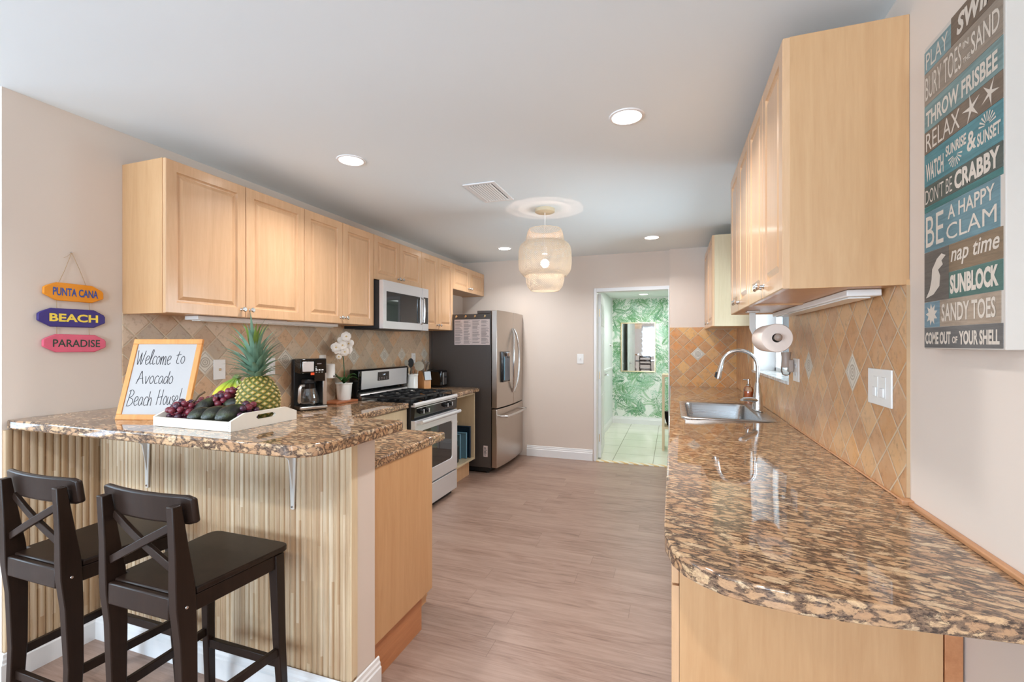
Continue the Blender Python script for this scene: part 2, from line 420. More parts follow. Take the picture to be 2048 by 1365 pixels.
# back wall with the doorway, right stretch stands a little nearer
DX0, DX1, DZ = -.845, -.045, 2.0
w = MB(); w.box(XL, DX0-.029, YB, YB+.12, 0, H); w.box(DX0-.029, DX1+.011, YB, YB+.12, DZ+.029, H); w.box(DX1+.011, XR, YB2, YB+.12, 0, H)
struct('wall_back', w, 'wall_paint', smooth=False)
# walls behind the camera, with glazed openings
w = MB(); w.box(-6, -5.35, YBK-.12, YBK, 0, H); w.box(-5.35, -1.85, YBK-.12, YBK, 2.12, H); w.box(-1.85, -1.2, YBK-.12, YBK, 0, H)
w.box(-1.2, .3, YBK-.12, YBK, 0, .85); w.box(-1.2, .3, YBK-.12, YBK, 2.12, H); w.box(.3, .644, YBK-.12, YBK, 0, H)
struct('wall_behind', w, 'wall_paint', smooth=False)
w = MB(); w.box(-6.12, -6, YBK, -2.7, 0, H); w.box(-6.12, -6, .4, 1.21, 0, H); w.box(-6.12, -6, -2.7, .4, 0, .5); w.box(-6.12, -6, -2.7, .4, 2.2, H)
struct('wall_side', w, 'wall_paint', smooth=False)
def glazed(name, axis, a0, a1, z0, z1, p, n):
    f = MB(); t = .05
    def bx(m, u0, u1, w0, w1, d=.03):
        if axis == 'x': m.box(u0, u1, p-d, p+d, w0, w1)
        else: m.box(p-d, p+d, u0, u1, w0, w1)
    bx(f, a0, a1, z0, z0+t); bx(f, a0, a1, z1-t, z1)
    for k in range(n+1):
        c = a0+(a1-a0)*k/n; c = min(max(c, a0+t/2), a1-t/2); bx(f, c-t/2, c+t/2, z0, z1)
    o = struct(name, f, 'white_trim', smooth=False)
    g = MB(); bx(g, a0+t, a1-t, z0+t, z1-t, .003); obj('pane', g, 'pane', o, smooth=False)
glazed('window_2', 'x', -5.35, -1.85, 0, 2.12, YBK-.05, 2)
glazed('window_3', 'x', -1.2, .3, .85, 2.12, YBK-.05, 2)
glazed('window_4', 'y', -2.7, .4, .5, 2.2, -6.05, 2)
# sink window: jamb lining, frame, frosted pane, sill
w = MB(); t = .045; px = .80
w.box(px, px+.05, wy0, wy0+t, wz0, wz1); w.box(px, px+.05, wy1-t, wy1, wz0, wz1); w.box(px, px+.05, wy0, wy1, wz0, wz0+.045); w.box(px, px+.05, wy0, wy1, wz1-t, wz1); w.box(px+.005, px+.05, 3.60, 3.66, wz0, wz1)
o = struct('window_1', w, 'white_trim', bevel=.004)
obj('pane', MB().box(px+.02, px+.026, wy0+t, wy1-t, wz0+.04, wz1-t), 'pane', o, smooth=False)
w = MB(); w.box(XR+.001, px, wy1-.006, wy1, wz0, wz1); w.box(XR+.001, px, wy0, wy0+.006, wz0, wz1); w.box(XR+.001, px, wy0, wy1, wz1-.006, wz1)
obj('window_lining', w, 'white_trim', o, smooth=False)
n = NT('sill_marble'); v = n.obj(); n.set(col=n.ramp(n.noise(v, 12, 6, .7, 1), [(.4, S(170, 172, 170)), (.6, S(232, 232, 230))]), rough=.2); M['sill_marble'] = n.m
obj('window_sill', MB().box(.628, px, wy0-.0, wy1, wz0-.002, wz0+.018), 'sill_marble', o, bevel=.003)

# tile backsplashes
struct('trim_1', MB().box(XL, XL+.008, 1.524, 4.56, .915, 1.53), 'tile_left', smooth=False)
w = MB(); w.box(XR-.008, XR, 1.629, wy0, .915, 1.56); w.box(XR-.008, XR, wy1, YB2, .915, 1.56); w.box(XR-.008, XR, wy0, wy1, .915, wz0)
struct('trim_2', w, 'tile_right', smooth=False)
struct('trim_8', MB().box(XR-.0085, XR, 1.627, 1.6288, .932, 1.544), plain('grout_edge', S(196, 160, 122), .7), smooth=False)
struct('trim_3', MB().box(-.03, XR-.008, YB2-.008, YB2, .915, 1.557), 'tile_back', smooth=False)
# brown quarter-round strip where the right counter meets the wall
w = MB(); w.box(XR-.016, XR, 1.0, 1.60, .915, .927); w.box(XR-.030, XR, 1.60, 1.632, .915, .931); w.box(XR-.016, XR-.008, 1.632, 3.0, .915, .921)
struct('trim_4', w, 'trim_wood', bevel=.003)

def baseboard(name, path, h=.13, t=.016):
    """path: list of (x,y), profile offset to the left of travel"""
    prof = [(0, 0), (t, 0), (t, h*.66), (t*.72, h*.70), (t*.72, h*.80), (t*.45, h*.86), (t*.40, h*.97), (.001, h)]
    L = []
    n = len(path)
    for i, p in enumerate(path):
        d0 = Vector(path[i])-Vector(path[i-1]) if i > 0 else Vector(path[1])-Vector(path[0])
        d1 = Vector(path[i+1])-Vector(path[i]) if i < n-1 else d0
        d0 = d0.normalized(); d1 = d1.normalized()
        n0 = Vector((-d0.y, d0.x)); n1 = Vector((-d1.y, d1.x)); m = (n0+n1); m = m/(m.dot(n0))
        L.append([(p[0]+m.x*a, p[1]+m.y*a, b) for a, b in prof])
    return struct(name, MB().loops(L), 'white_trim', ang=20)
baseboard('baseboard_back', [(DX0-.045, YB), (-1.70, YB)])
baseboard('baseboard_left', [(XL+.0205, 1.405), (XL+.0205, 1.089), (-6, 1.089)], .122)
baseboard('baseboard_peninsula', [(-1.118, 1.575), (-1.118, 1.408), (XL+.02, 1.408)], .122)
baseboard('baseboard_right', [(XR, YBK), (XR, 1.33)])

# doorway lining, threshold
w = MB(); tw = .028
w.box(DX0-.03, DX0, YB-.014, YB+.12, 0, DZ+.03); w.box(DX1, DX1+.012, YB2-.012, YB+.12, 0, DZ); w.box(DX0, DX1+.012, YB-.014, YB+.12, DZ-.012, DZ+.03)
struct('trim_5', w, 'white_trim', bevel=.003)
n = NT('threshold'); x = n.xyz(n.obj()); n.set(col=n.mix(n.math('GREATER_THAN', n.math('FRACT', n.math('MULTIPLY', n.math('ADD', x[0], x[1]), 9)), .5), S(222, 190, 130), S(236, 232, 214)), rough=.4); M['threshold'] = n.m
struct('trim_6', MB().box(DX0, DX1, YB-.03, YB+.05, 0, .008), 'threshold', smooth=False)

# hall room behind the doorway
HY, HZ = 8.2, 2.17
struct('floor_hall', MB().box(-1.15, 1.2, 5.50, HY+.1, -.05, .0), 'hall_tile', smooth=False)
struct('ceiling_hall', MB().box(-1.15, 1.2, YB+.12, HY+.1, HZ, HZ+.06), 'hall_white', smooth=False)
struct('wall_hall_left', MB().box(-1.12, -1.0, YB+.12, HY, 0, HZ), 'hall_white', smooth=False)
struct('wall_hall_right', MB().box(.9, 1.0, YB+.12, HY, 0, HZ), 'hall_white', smooth=False)
struct('wall_hall_back', MB().box(-1.15, 1.2, HY, HY+.1, 0, HZ), 'hall_white', smooth=False)
baseboard('baseboard_hall', [(.9, HY), (-1.0, HY), (-1.0, 6.35)], .12)
w = MB()
for k in range(24): w.box(-1.0, -.994, 6.35+k*.077, 6.35+k*.077+.068, .12, .95)
w.box(-1.0, -.985, 6.3, HY, .95, .98)
struct('wall_hall_panelling', w, 'hall_white', smooth=False)
area('added_hall_fill', (-.2, 7.0, HZ-.03), (0, 0, 0), 1.0, 1.6, 14, (.94, 1, .98))  # added fill with no fixture, brightens the hall beside its downlight
# palm wallpaper
for i, c in enumerate([(116, 168, 116), (142, 190, 140), (160, 202, 168), (196, 222, 202), (84, 140, 100), (240, 243, 234)]): plain('palm_%d' % i, S(*c), .7, var=.08)
R = random.Random(4)
w = MB(); w.box(-1.0, .9, HY-.003, HY-.0005, .12, HZ, 5)
for k in range(520):
    cx, cz = R.uniform(-1.05, .6), R.uniform(.05, 2.2); a0 = R.uniform(0, 2*pi); L = R.uniform(.20, .42); cv = R.uniform(-1.6, 1.6)
    yy = HY-.0032-.000004*k; mi = R.choice([0, 0, 1, 1, 2, 2, 3, 4, 5]); a = a0; x, z = cx, cz; N = 14; wd = R.uniform(.05, .09)
    for s_ in range(N):
        a += cv/N; x += cos(a)*L/N; z += sin(a)*L/N
        ll = wd*sin(pi*(s_+1.2)/(N+1.5))
        for sd in (-1, 1):
            b = a+sd*.95
            p = [(x, z), (x+cos(b)*ll*.5-sin(b)*.006, z+sin(b)*ll*.5+cos(b)*.006), (x+cos(b)*ll, z+sin(b)*ll), (x+cos(b)*ll*.5+sin(b)*.006, z+sin(b)*ll*.5-cos(b)*.006)]
            if any(not(-.998 < q[0] < .89 and .125 < q[1] < HZ-.003) for q in p): continue
            w.face([w.bm.verts.new((q[0], yy, q[1])) for q in p], mi)
struct('wall_wallpaper', w, ['palm_%d' % i for i in range(6)], smooth=False, recalc=False)
# hall ceiling lamp
def downlight(x, y, z, label, power, group='recessed ceiling lights', r=.068, sc=1.0):
    t = thing('recessed_ceiling_light', label, 'ceiling light', (x, y, z), group)
    obj('trim_ring', MB().loops([[(x+q*cos(2*pi*k/32), y+q*sin(2*pi*k/32), z-h) for k in range(32)] for q, h in ((r+.012, 0), (r+.010, .004), (r, .006), (r-.004, .002))], cap=(False, False)), 'white_trim', t)
    obj('lens', MB().lathe([(r-.003, -.003), (r-.003, -.001)], (x, y, z), 32), 'lamp_white', t)
    area('lamp', (x, y, z-.012), (0, 0, 0), r*1.6, r*1.6, power, (.97, .98, 1.0), 'DISK', radians(138))
downlight(-1.73, 2.182, H, 'round recessed ceiling light above the left wall cabinets near the first two doors', 9)
downlight(-.20, 2.18, H, 'large round recessed ceiling light nearest the right wall cabinets', 11)
downlight(-1.735, 4.74, H, 'small round recessed ceiling light left of the woven pendant', 9)
downlight(-.194, 4.727, H, 'small round recessed ceiling light right of the pendant above the doorway', 7)
downlight(-.434, 7.6, HZ, 'small round recessed light in the ceiling of the wallpapered hall', 3)
for i, (x, y) in enumerate([(-3.6, -.6), (-3.6, -2.4), (-1.73, -.37), (-.2, -.37)]):  # unseen downlights added to brighten the left wall, peninsula and ceiling
    downlight(x, y, H, 'added unseen recessed ceiling light behind the camera over the living room', 12 if x < -2 else 15, 'added living room ceiling lights')

# hall mirror
t = thing('wall_mirror', 'rectangular gold framed mirror on the palm leaf wallpaper', 'mirror', (-.5625, HY-.004, .9))
x0, x1, z0, z1 = -.85, -.276, .90, 1.748
w = MB(); b = .018
w.box(x0, x1, HY-.03, HY-.0046, z0, z0+b); w.box(x0, x1, HY-.03, HY-.0046, z1-b, z1); w.box(x0, x0+b, HY-.03, HY-.0046, z0+b, z1-b); w.box(x1-b, x1, HY-.03, HY-.0046, z0+b, z1-b)
obj('frame', w, 'brass', t, bevel=.002)
obj('mirror_glass', MB().box(x0+b, x1-b, HY-.018, HY-.010, z0+b, z1-b), 'mirror_silver', t, smooth=False)
# open hall door
w = MB(); a = Vector((-.811, 5.574)); bq = Vector((-.872, 6.305)); d = (bq-a).normalized(); nn = Vector((d.y, -d.x))
def DP(u, v, z): q = a+d*u+nn*v; return (q.x, q.y, z)
def dbox(m, u0, u1, v0, v1, z0, z1):
    P = [DP(u, v, z) for z in (z0, z1) for v in (v0, v1) for u in (u0, u1)]; V = [m.bm.verts.new(p) for p in P]
    for q in ((0, 2, 3, 1), (4, 5, 7, 6), (0, 1, 5, 4), (2, 6, 7, 3), (0, 4, 6, 2), (1, 3, 7, 5)): m.face([V[i] for i in q])
dbox(w, 0, .735, -.035, 0, .01, 1.98)
for u0, u1 in ((.08, .34), (.40, .66)):
    for z0, z1 in ((.15, .75), (.87, 1.5), (1.6, 1.86)): dbox(w, u0, u1, 0, .005, z0, z1)
o = struct('door_1', w, 'hall_white', bevel=.003)
w = MB(); w.tube([DP(.68, 0, .97), DP(.68, .05, .97)], .011); w.tube([DP(.68, .045, .97), DP(.58, .05, .97)], .009); w.lathe([(.028, 0), (.028, .01)], DP(.68, .003, .97), 16, 'x')
obj('door_handle', w, 'chrome', o)
w = MB()
for z in (.25, 1.0, 1.75): w.box(-.838, -.826, 5.572, 5.590, z-.045, z+.045)
obj('hinge', w, 'brass', o)
# hall shelf at the right and what it holds
t = thing('shelf_unit', 'light wood shelf unit just inside the hall at the right of the doorway', 'shelf', (-.02, 6.4, 0))
w = MB(); w.box(-.13, -.10, 6.25, 6.55, .0, .98); obj('side_panel', w, 'light_wood', t)
for z in (.95, .28): obj('shelf', MB().box(-.10, .3, 6.25, 6.55, z, z+.03), 'light_wood', t)
tag(obj('basket', MB().lathe([(.05, 0), (.075, .09), (.08, .18), (.07, .185)], (-.02, 6.40, .31), 16), 'black_matte'), 'small black basket on the lower hall shelf', 'basket')
# towel ring in the hall
t = thing('towel_hook', 'small chrome towel hook on the white hall wall', 'hook', (-.999, 7.9, 1.35))
w = MB(); w.lathe([(.025, 0), (.02, .012), (.008, .03)], (-.9995, 7.9, 1.36), 14, 'x'); w.tube([(-.975, 7.9, 1.36), (-.95, 7.9, 1.33), (-.94, 7.9, 1.36)], .006); obj('hook', w, 'chrome', t)

# ------------------------------------------------------------------ door / cabinet makers
def cab_door(parent, px, sgn, y0, y1, z0, z1, knob=None, mat='maple', gap=.0015, pull=False, name='door'):
    """raised panel door facing sgn*X; back plane at px; knob: (y,z)"""
    y0 += gap; y1 -= gap; z0 += gap; z1 -= gap; T = .02
    lv = [(0, 0), (0, T-.003), (.003, T), (.052, T), (.0545, T-.006), (.059, T-.010), (.066, T-.010), (.084, T-.001), (.087, T-.001)]
    L = []
    for ins, h in lv:
        x = px+sgn*h
        L.append([(x, y0+ins, z0+ins), (x, y1-ins, z0+ins), (x, y1-ins, z1-ins), (x, y0+ins, z1-ins)])
    d = obj(name, MB().loops(L), mat, parent, ang=15)
    if knob:
        ky, kz = knob; x = px+sgn*T
        if pull:
            obj('handle', MB().tube([(x, ky-.05, kz), (x+sgn*.025, ky-.045, kz), (x+sgn*.028, ky, kz), (x+sgn*.025, ky+.045, kz), (x, ky+.05, kz)], .004, 8), 'chrome', d)
        else:
            w = MB(); w.lathe([(.009, 0), (.006, sgn*.004), (.005, sgn*.014), (.012, sgn*.018), (.014, sgn*.024), (.010, sgn*.029)], (x, ky, kz), 12, 'x')
            obj('knob', w, 'chrome', d)
    return d
def wall_cab(label, y0, y1, z0, z1, doors, xw, xc, sgn, end=None, knobs=(), depth_mat='maple_end', grp=None):
    t = thing('wall_cabinet', label, 'cabinet', ((xw+xc)/2, (y0+y1)/2, z0), grp)
    w = MB(); g = .018; a, b = min(xw, xc), max(xw, xc)
    w.box(a, b, y0+.0005, y0+g, z0, z1); w.box(a, b, y1-g, y1-.0005, z0, z1); w.box(a, b, y0+g, y1-g, z0+.006, z0+g+.006); w.box(a, b, y0+g, y1-g, z1-g, z1)
    if sgn > 0: w.box(a, a+.006, y0+g, y1-g, z0+g, z1-g)
    else: w.box(b-.006, b, y0+g, y1-g, z0+g, z1-g)
    obj('body', w, depth_mat, t, bevel=.001, seg=1)
    for (da, db), k in zip(doors, knobs): cab_door(t, xc, sgn, da, db, z0, z1, (k, z0+.045))
    return t
XC, ZU0, ZU1 = -2.292, 1.523, 2.263
G = 'maple wall cabinets on the left wall'
wall_cab('two-door maple wall cabinet at the left end of the row, above the pineapple', 1.524, 2.405, ZU0, ZU1, [(1.526, 1.965), (1.965, 2.405)], XL+.0005, XC, 1, knobs=(1.938, 1.992), grp=G)
wall_cab('two-door maple wall cabinet directly left of the microwave', 2.405, 3.146, ZU0, ZU1, [(2.405, 2.776), (2.776, 3.146)], XL+.0005, XC, 1, knobs=(2.749, 2.803), grp=G)
wall_cab('short two-door maple cabinet above the microwave', 3.148, 3.892, 1.899, ZU1, [(3.148, 3.52), (3.52, 3.892)], XL+.0005, XC, 1, knobs=(3.493, 3.547), grp=G)
wall_cab('narrow tall two-door maple cabinet right of the microwave', 3.892, 4.561, ZU0, ZU1, [(3.892, 4.224), (4.224, 4.561)], XL+.0005, XC, 1, knobs=(4.197, 4.251), grp=G)
wall_cab('short two-door maple cabinet above the refrigerator', 4.561, 5.44, 1.981, ZU1, [(4.561, 5.0), (5.0, 5.44)], XL+.0005, XC, 1, knobs=(4.973, 5.027), grp=G)
G = 'maple wall cabinets on the right wall'
wall_cab('two-door maple wall cabinet nearest the camera on the right, with a broad side panel', 1.629, 2.307, 1.545, 2.325, [(1.629, 1.968), (1.968, 2.307)], XR-.0005, .342, -1, knobs=(1.941, 1.995), grp=G)
wall_cab('two-door maple wall cabinet behind the nearest right one, above the paper towel', 2.307, 2.985, 1.545, 2.325, [(2.307, 2.646), (2.646, 2.985)], XR-.0005, .342, -1, knobs=(2.619, 2.673), grp=G)
wall_cab('far maple wall cabinet beyond the sink window with light painted into its pale side panel', 4.39, 5.376, 1.531, 2.33, [(4.39, 4.883), (4.883, 5.376)], XR-.0005, .345, -1, knobs=(4.856, 4.91), depth_mat='maple_lit_pale', grp=G)
# under-cabinet lamps
def strip_lamp(label, x0, x1, y0, y1, z):
    t = thing('under_cabinet_light', label, 'light fixture', ((x0+x1)/2, (y0+y1)/2, z))
    obj('housing', MB().box(x0, x1, y0, y1, z-.022, z), 'white_plastic', t, bevel=.004)
    obj('diffuser', MB().box(x0+.012, x1-.02, y0+.03, y1-.03, z-.027, z-.022), 'ceramic_white', t, bevel=.002)
strip_lamp('thin white strip light under the left wall cabinets', -2.50, -2.40, 1.78, 2.88, 1.529-.001)
strip_lamp('white strip light under the right wall cabinets above the light switches', .53, .625, 1.76, 2.93, 1.551-.001)

# ------------------------------------------------------------------ counters
def counter(name, pts, z1, th, label, hole=None, bev=.008):
    o = obj(name, MB().prism(pts, 'z', z1-th, z1), 'granite', bevel=0)
    if hole:
        cu = obj('cutter', MB().box(*hole, z1-th-.05, z1+.05), 'granite')
        m = o.modifiers.new('b', 'BOOLEAN'); m.object = cu; m.solver = 'EXACT'
        me = bpy.data.meshes.new_from_object(o.evaluated_get(bpy.context.evaluated_depsgraph_get()))
        o.modifiers.clear(); o.data = me; bpy.data.objects.remove(cu)
    b = o.modifiers.new('bevel', 'BEVEL'); b.width = bev; b.segments = 3; b.limit_method = 'ANGLE'; b.angle_limit = radians(50)
    tag(o, label, 'countertop'); return o
def arc(cx, cy, r, a0, a1, n=8): return [(cx+r*cos(radians(a0+(a1-a0)*k/n)), cy+r*sin(radians(a0+(a1-a0)*k/n))) for k in range(n+1)]
bar_pts = [(XL+.0005, 1.103)]+arc(-1.125, 1.203, .10, -90, 0)+arc(-1.048, 1.60, .025, 0, 90, 3)+[(XL+.0005, 1.625)]
counter('bar_countertop', bar_pts, 1.065, .040, 'raised brown granite bar top on the fluted half wall, holding the fruit tray')
low_pts = [(XL+.0085, 1.557), (-1.12, 1.557)]+arc(-1.135, 2.15, .015, 0, 90, 3)+[(-1.93, 2.165), (-1.935, 3.129), (XL+.0085, 3.129)]
counter('corner_countertop', low_pts, .915, .040, 'lower brown granite worktop behind the bar, running left of the stove')
counter('side_countertop', [(XL+.0085, 3.884), (-1.915, 3.884), (-1.915, 4.455), (-1.925, 4.465), (-1.96, 4.50), (XL+.0085, 4.50)], .915, .040, 'small granite worktop between the stove and the refrigerator')
rp = [(-.021, YB2-.009), (-.021, 1.25), (-.017, 1.165), (0, 1.095), (.022, 1.057), (.053, 1.027), (.095, 1.000), (.14, .985), (.22, .974), (.301, .976), (.38, .983), (.47, .992), (.55, .999), (XR-.0005, 1.002), (XR-.0005, 1.629), (XR-.0085, 1.629), (XR-.0085, YB2-.009)]
counter('sink_countertop', rp, .915, .040, 'long brown granite worktop on the right with a rounded front end and the sink', hole=(.085, .51, 3.09, 3.88))

# peninsula: half wall, fluted cladding
struct('wall_peninsula', MB().box(XL, -1.12, 1.448, 1.556, 0, 1.024), 'wall_paint', smooth=False)
def fluted(pts_fn, n, base, z0, z1):
    """profile of n half-rounds as prism"""
R = random.Random(2)
pts = []; P = .0262; y_face = 1.412; nfl = int((-1.122-(XL+.02))/P)
x = -1.122; pts.append((x, 1.447))
xs = []
while x-P > XL+.02:
    for a in (0.0, .10, .25, .5, .75, .90): pts.append((x-P*a, y_face+.0065*(1-abs(sin(pi*a))**.6) if a else y_face+.0072))
    x -= P
pts.append((XL+.02, y_face+.01)); pts.append((XL+.02, 1.447))
w = MB(); w.prism(pts, 'z', .112, 1.023)
pts = []; y = 1.092; pts.append((XL, y))
while y+P < 1.425:
    for a in (0.0, .10, .25, .5, .75, .90): pts.append((XL+.019-(.0065*(1-abs(sin(pi*a))**.6) if a else .0072), y+P*a))
    y += P
pts.append((XL+.012, 1.44)); pts.append((XL, 1.44)); w.prism(pts, 'z', .112, 1.023)
struct('wall_fluted_cladding', w, 'fluted_wood', ang=25)
struct('trim_7', MB().box(-1.1215, -1.1185, 1.412, 1.4475, .13, 1.023), 'light_wood', smooth=False)
# brackets under the bar
for bx_, lab in ((-2.21, 'left of the two tapered white brackets under the bar top'), (-1.388, 'right of the two tapered white brackets under the bar top')):
    t = thing('shelf_bracket', lab, 'bracket', (bx_, 1.41, .73), 'brackets under the bar')
    w = MB(); w.prism([(bx_-.020, 1.020), (bx_+.020, 1.020), (bx_+.008, .735), (bx_-.008, .735)], 'y', 1.404, 1.4105)
    w.prism([(1.406, 1.018), (1.406, .80), (1.385, .93), (1.30, 1.006), (1.18, 1.018)], 'x', bx_-.003, bx_+.003)
    obj('bracket_arm', w, 'bracket_paint', t, bevel=.0015)
    obj('screw', MB().lathe([(.005, 1.4038), (.004, 1.4015)], (bx_, 0, .745), 10, 'y'), 'chrome', t)
# peninsula base cabinet (end panel + kick)
t = thing('base_cabinet', 'maple base cabinet at the end of the peninsula, plain side panel facing the aisle', 'cabinet', (-1.5, 1.86, 0))
obj('side_panel', MB().box(-1.150, -1.128, 1.558, 2.035, .164, .874), 'maple_end', t, bevel=.001)
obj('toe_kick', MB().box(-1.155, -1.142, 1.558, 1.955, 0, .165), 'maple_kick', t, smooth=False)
obj('body', MB().box(-1.92, -1.151, 1.558, 2.015, .10, .874), 'maple_end', t, smooth=False)
for a, b in ((-1.92, -1.54), (-1.54, -1.152)): obj('door', MB().box(a+.002, b-.002, 2.0155, 2.033, .12, .70), 'maple', t, bevel=.002)
for a, b in ((-1.92, -1.54), (-1.54, -1.152)): obj('drawer', MB().box(a+.002, b-.002, 2.0155, 2.033, .705, .870), 'maple', t, bevel=.002)
# left run base cabinet
t = thing('base_cabinet', 'maple base cabinet painted pale as if daylit between the peninsula and the stove', 'cabinet', (-2.25, 2.6, 0))
obj('body', MB().box(XL+.01, -1.975, 2.04, 3.128, .10, .874), 'maple_lit_pale', t, smooth=False)
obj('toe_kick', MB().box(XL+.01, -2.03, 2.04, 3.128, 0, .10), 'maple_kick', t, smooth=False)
d = obj('drawer', MB().box(-1.9745, -1.955, 2.56, 3.126, .70, .868), 'maple_lit_pale', t, bevel=.002); 
obj('handle', MB().tube([(-1.955, 2.93, .805), (-1.925, 2.935, .803), (-1.925, 2.99, .803), (-1.955, 2.995, .805)], .005, 8), 'chrome', d)
d = obj('door', MB().box(-1.9745, -1.955, 2.56, 3.126, .12, .695), 'maple_lit_pale', t, bevel=.002)
# open shelf cabinet right of the stove
t = thing('open_base_cabinet', 'doorless maple base cabinet with open shelves beside the refrigerator', 'cabinet', (-2.26, 4.17, 0))
w = MB(); w.box(XL+.01, -1.965, 3.886, 3.904, .17, .874); w.box(XL+.01, -1.965, 4.43, 4.448, .17, .874); w.box(XL+.01, XL+.016, 3.904, 4.43, .17, .874); w.box(XL+.016, -1.965, 3.904, 4.43, .85, .874)
obj('body', w, 'maple_lit_pale', t, bevel=.001)
obj('bottom_shelf', MB().box(XL+.016, -1.963, 3.904, 4.43, .17, .19), 'maple_lit_pale', t, bevel=.001)
obj('shelf', MB().box(XL+.016, -2.03, 3.904, 4.18, .59, .608), 'maple_lit_pale', t, bevel=.001)
obj('toe_kick', MB().box(-2.04, -2.025, 3.886, 4.44, 0, .169), 'maple', t, smooth=False)
obj('edge_banding', MB().box(-1.9648, -1.961, 4.43, 4.448, .17, .874), 'maple_lit_pale', t, smooth=False)
for i, (yy, m, lab, zt, xa, xb) in enumerate([(4.395, 'navy_tray', 'navy blue baking tray standing rearmost in the open cabinet', .52, -2.36, -1.985), (4.355, 'blue_tray', 'light blue baking tray standing in front of the navy tray', .46, -2.35, -2.01), (4.315, 'blue_tray', 'light blue tray standing foremost in the open cabinet', .45, -2.38, -2.06)]):
    t = thing('baking_tray', lab, 'tray', ((xa+xb)/2, yy, .19), 'trays in the open cabinet')
    obj('pan', MB().box(xa, xb, yy, yy+.006, .191, zt), m, t, bevel=.002)
    w = MB(); r_ = .012
    w.box(xa, xb, yy-.016, yy, zt-r_, zt); w.box(xa, xa+r_, yy-.016, yy, .191, zt-r_); w.box(xb-r_, xb, yy-.016, yy, .191, zt-r_)
    obj('rim', w, m, t, bevel=.004)
t = thing('water_bottle', 'black insulated bottle standing before the trays in the open cabinet', 'bottle', (-2.06, 4.18, .191))
obj('bottle_body', MB().lathe([(.034, .191), (.037, .20), (.037, .34), (.022, .365)], (-2.06, 4.18, 0), 20), 'black_matte', t)
obj('bottle_cap', MB().lathe([(.024, .3655), (.026, .37), (.026, .40), (.02, .405)], (-2.06, 4.18, 0), 20), 'black_gloss', t)

# right base cabinets
t = thing('base_cabinet', 'maple base cabinet under the rounded near end of the sink counter, plain side panel', 'cabinet', (.31, 1.9, 0))
obj('side_panel', MB().box(.018, .604, 1.365, 1.385, .0, .874), 'maple_end', t, bevel=.001)
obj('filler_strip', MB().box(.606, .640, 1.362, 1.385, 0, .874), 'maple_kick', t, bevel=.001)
obj('body', MB().box(.02, .635, 1.386, 3.0, .10, .874), 'maple_end', t, smooth=False)
for k in range(3):
    y0 = 1.368+k*.543
    cab_door(t, .017, -1, y0, y0+.543, .10, .70, mat='maple')
    obj('drawer', MB().box(-.003, .017, y0+.002, y0+.541, .704, .872), 'maple', t, bevel=.002)
t = thing('base_cabinet', 'maple base cabinet under the sink along the right wall', 'cabinet', (.31, 4.2, 0))
w = MB(); w.box(.02, .635, 3.0, 3.02, .10, .874); w.box(.02, .635, 5.35, 5.37, .10, .874); w.box(.02, .635, 3.02, 5.35, .10, .12); w.box(.02, .04, 3.02, 5.35, .12, .874)
obj('body', w, 'maple_end', t, smooth=False)
for k in range(4): cab_door(t, .0195, -1, 3.0+k*.59, 3.0+(k+1)*.59, .10, .868, mat='maple')

# ------------------------------------------------------------------ sink, faucet, soap
t = thing('kitchen_sink', 'stainless steel drop-in sink in the right granite counter', 'sink', (.32, 3.49, .915))
def rrect(x0, x1, y0, y1, r, z, n=5):
    p = []
    for cx, cy, a in ((x1-r, y1-r, 0), (x0+r, y1-r, 90), (x0+r, y0+r, 180), (x1-r, y0+r, 270)): p += [(q[0], q[1], z) for q in arc(cx, cy, r, a, a+90, n)]
    return p
L = [rrect(.05, .585, 3.05, 3.93, .03, .9155), rrect(.052, .583, 3.052, 3.928, .03, .919), rrect(.072, .525, 3.078, 3.895, .05, .9215), rrect(.088, .505, 3.095, 3.875, .05, .916), rrect(.092, .50, 3.10, 3.87, .05, .90), rrect(.105, .49, 3.115, 3.855, .06, .735), rrect(.13, .465, 3.14, 3.83, .05, .722)]
obj('basin', MB().loops(L, cap=(False, True)), 'sink_steel', t, ang=50)
obj('drain', MB().lathe([(.04, .7225), (.045, .726), (.02, .727)], (.3, 3.5, 0), 20), 'chrome', t)
t = thing('kitchen_faucet', 'brushed steel gooseneck faucet with pull-down head behind the sink', 'faucet', (.551, 3.544, .9215))
fx, fy = .551, 3.544
obj('deck_plate', MB().loops([[(fx+.026*cos(2*pi*k/28), fy+.115*sin(2*pi*k/28), z) for k in range(28)] for z in (.9218, .929)]), 'chrome', t, bevel=.002)
obj('faucet_body', MB().lathe([(.034, .929), (.033, .95), (.029, .99), (.030, 1.02), (.023, 1.05), (.0165, 1.11)], (fx, fy, 0), 24), 'chrome', t)
path = [(fx, fy, 1.09), (fx, fy, 1.16)]+[(fx-.115+.115*cos(radians(a)), fy, 1.215+.115*sin(radians(a))) for a in range(0, 166, 11)]+[(fx-.232, fy, 1.215)]
obj('neck', MB().tube(path, .0125, 14), 'chrome', t)
obj('spray_head', MB().tube([(fx-.228, fy, 1.225), (fx-.236, fy, 1.20), (fx-.247, fy, 1.14), (fx-.249, fy, 1.128)], [.0135, .0165, .020, .018], 16), 'chrome', t)
obj('spray_button', MB().tube([(fx-.258, fy-.006, 1.178), (fx-.266, fy-.006, 1.140)], [.008, .009], 8), 'black_matte', t)
obj('lever', MB().tube([(fx-.012, fy-.008, .990), (fx-.060, fy-.035, .998), (fx-.098, fy-.075, 1.002), (fx-.112, fy-.105, 1.0)], [.024, .021, .017, .011], 12, flat=.7), 'chrome', t)
t = thing('soap_dispenser', 'glass soap pump bottle with orange liquid behind the faucet', 'soap bottle', (.592, 4.25, .915))
sx, sy = .592, 4.25
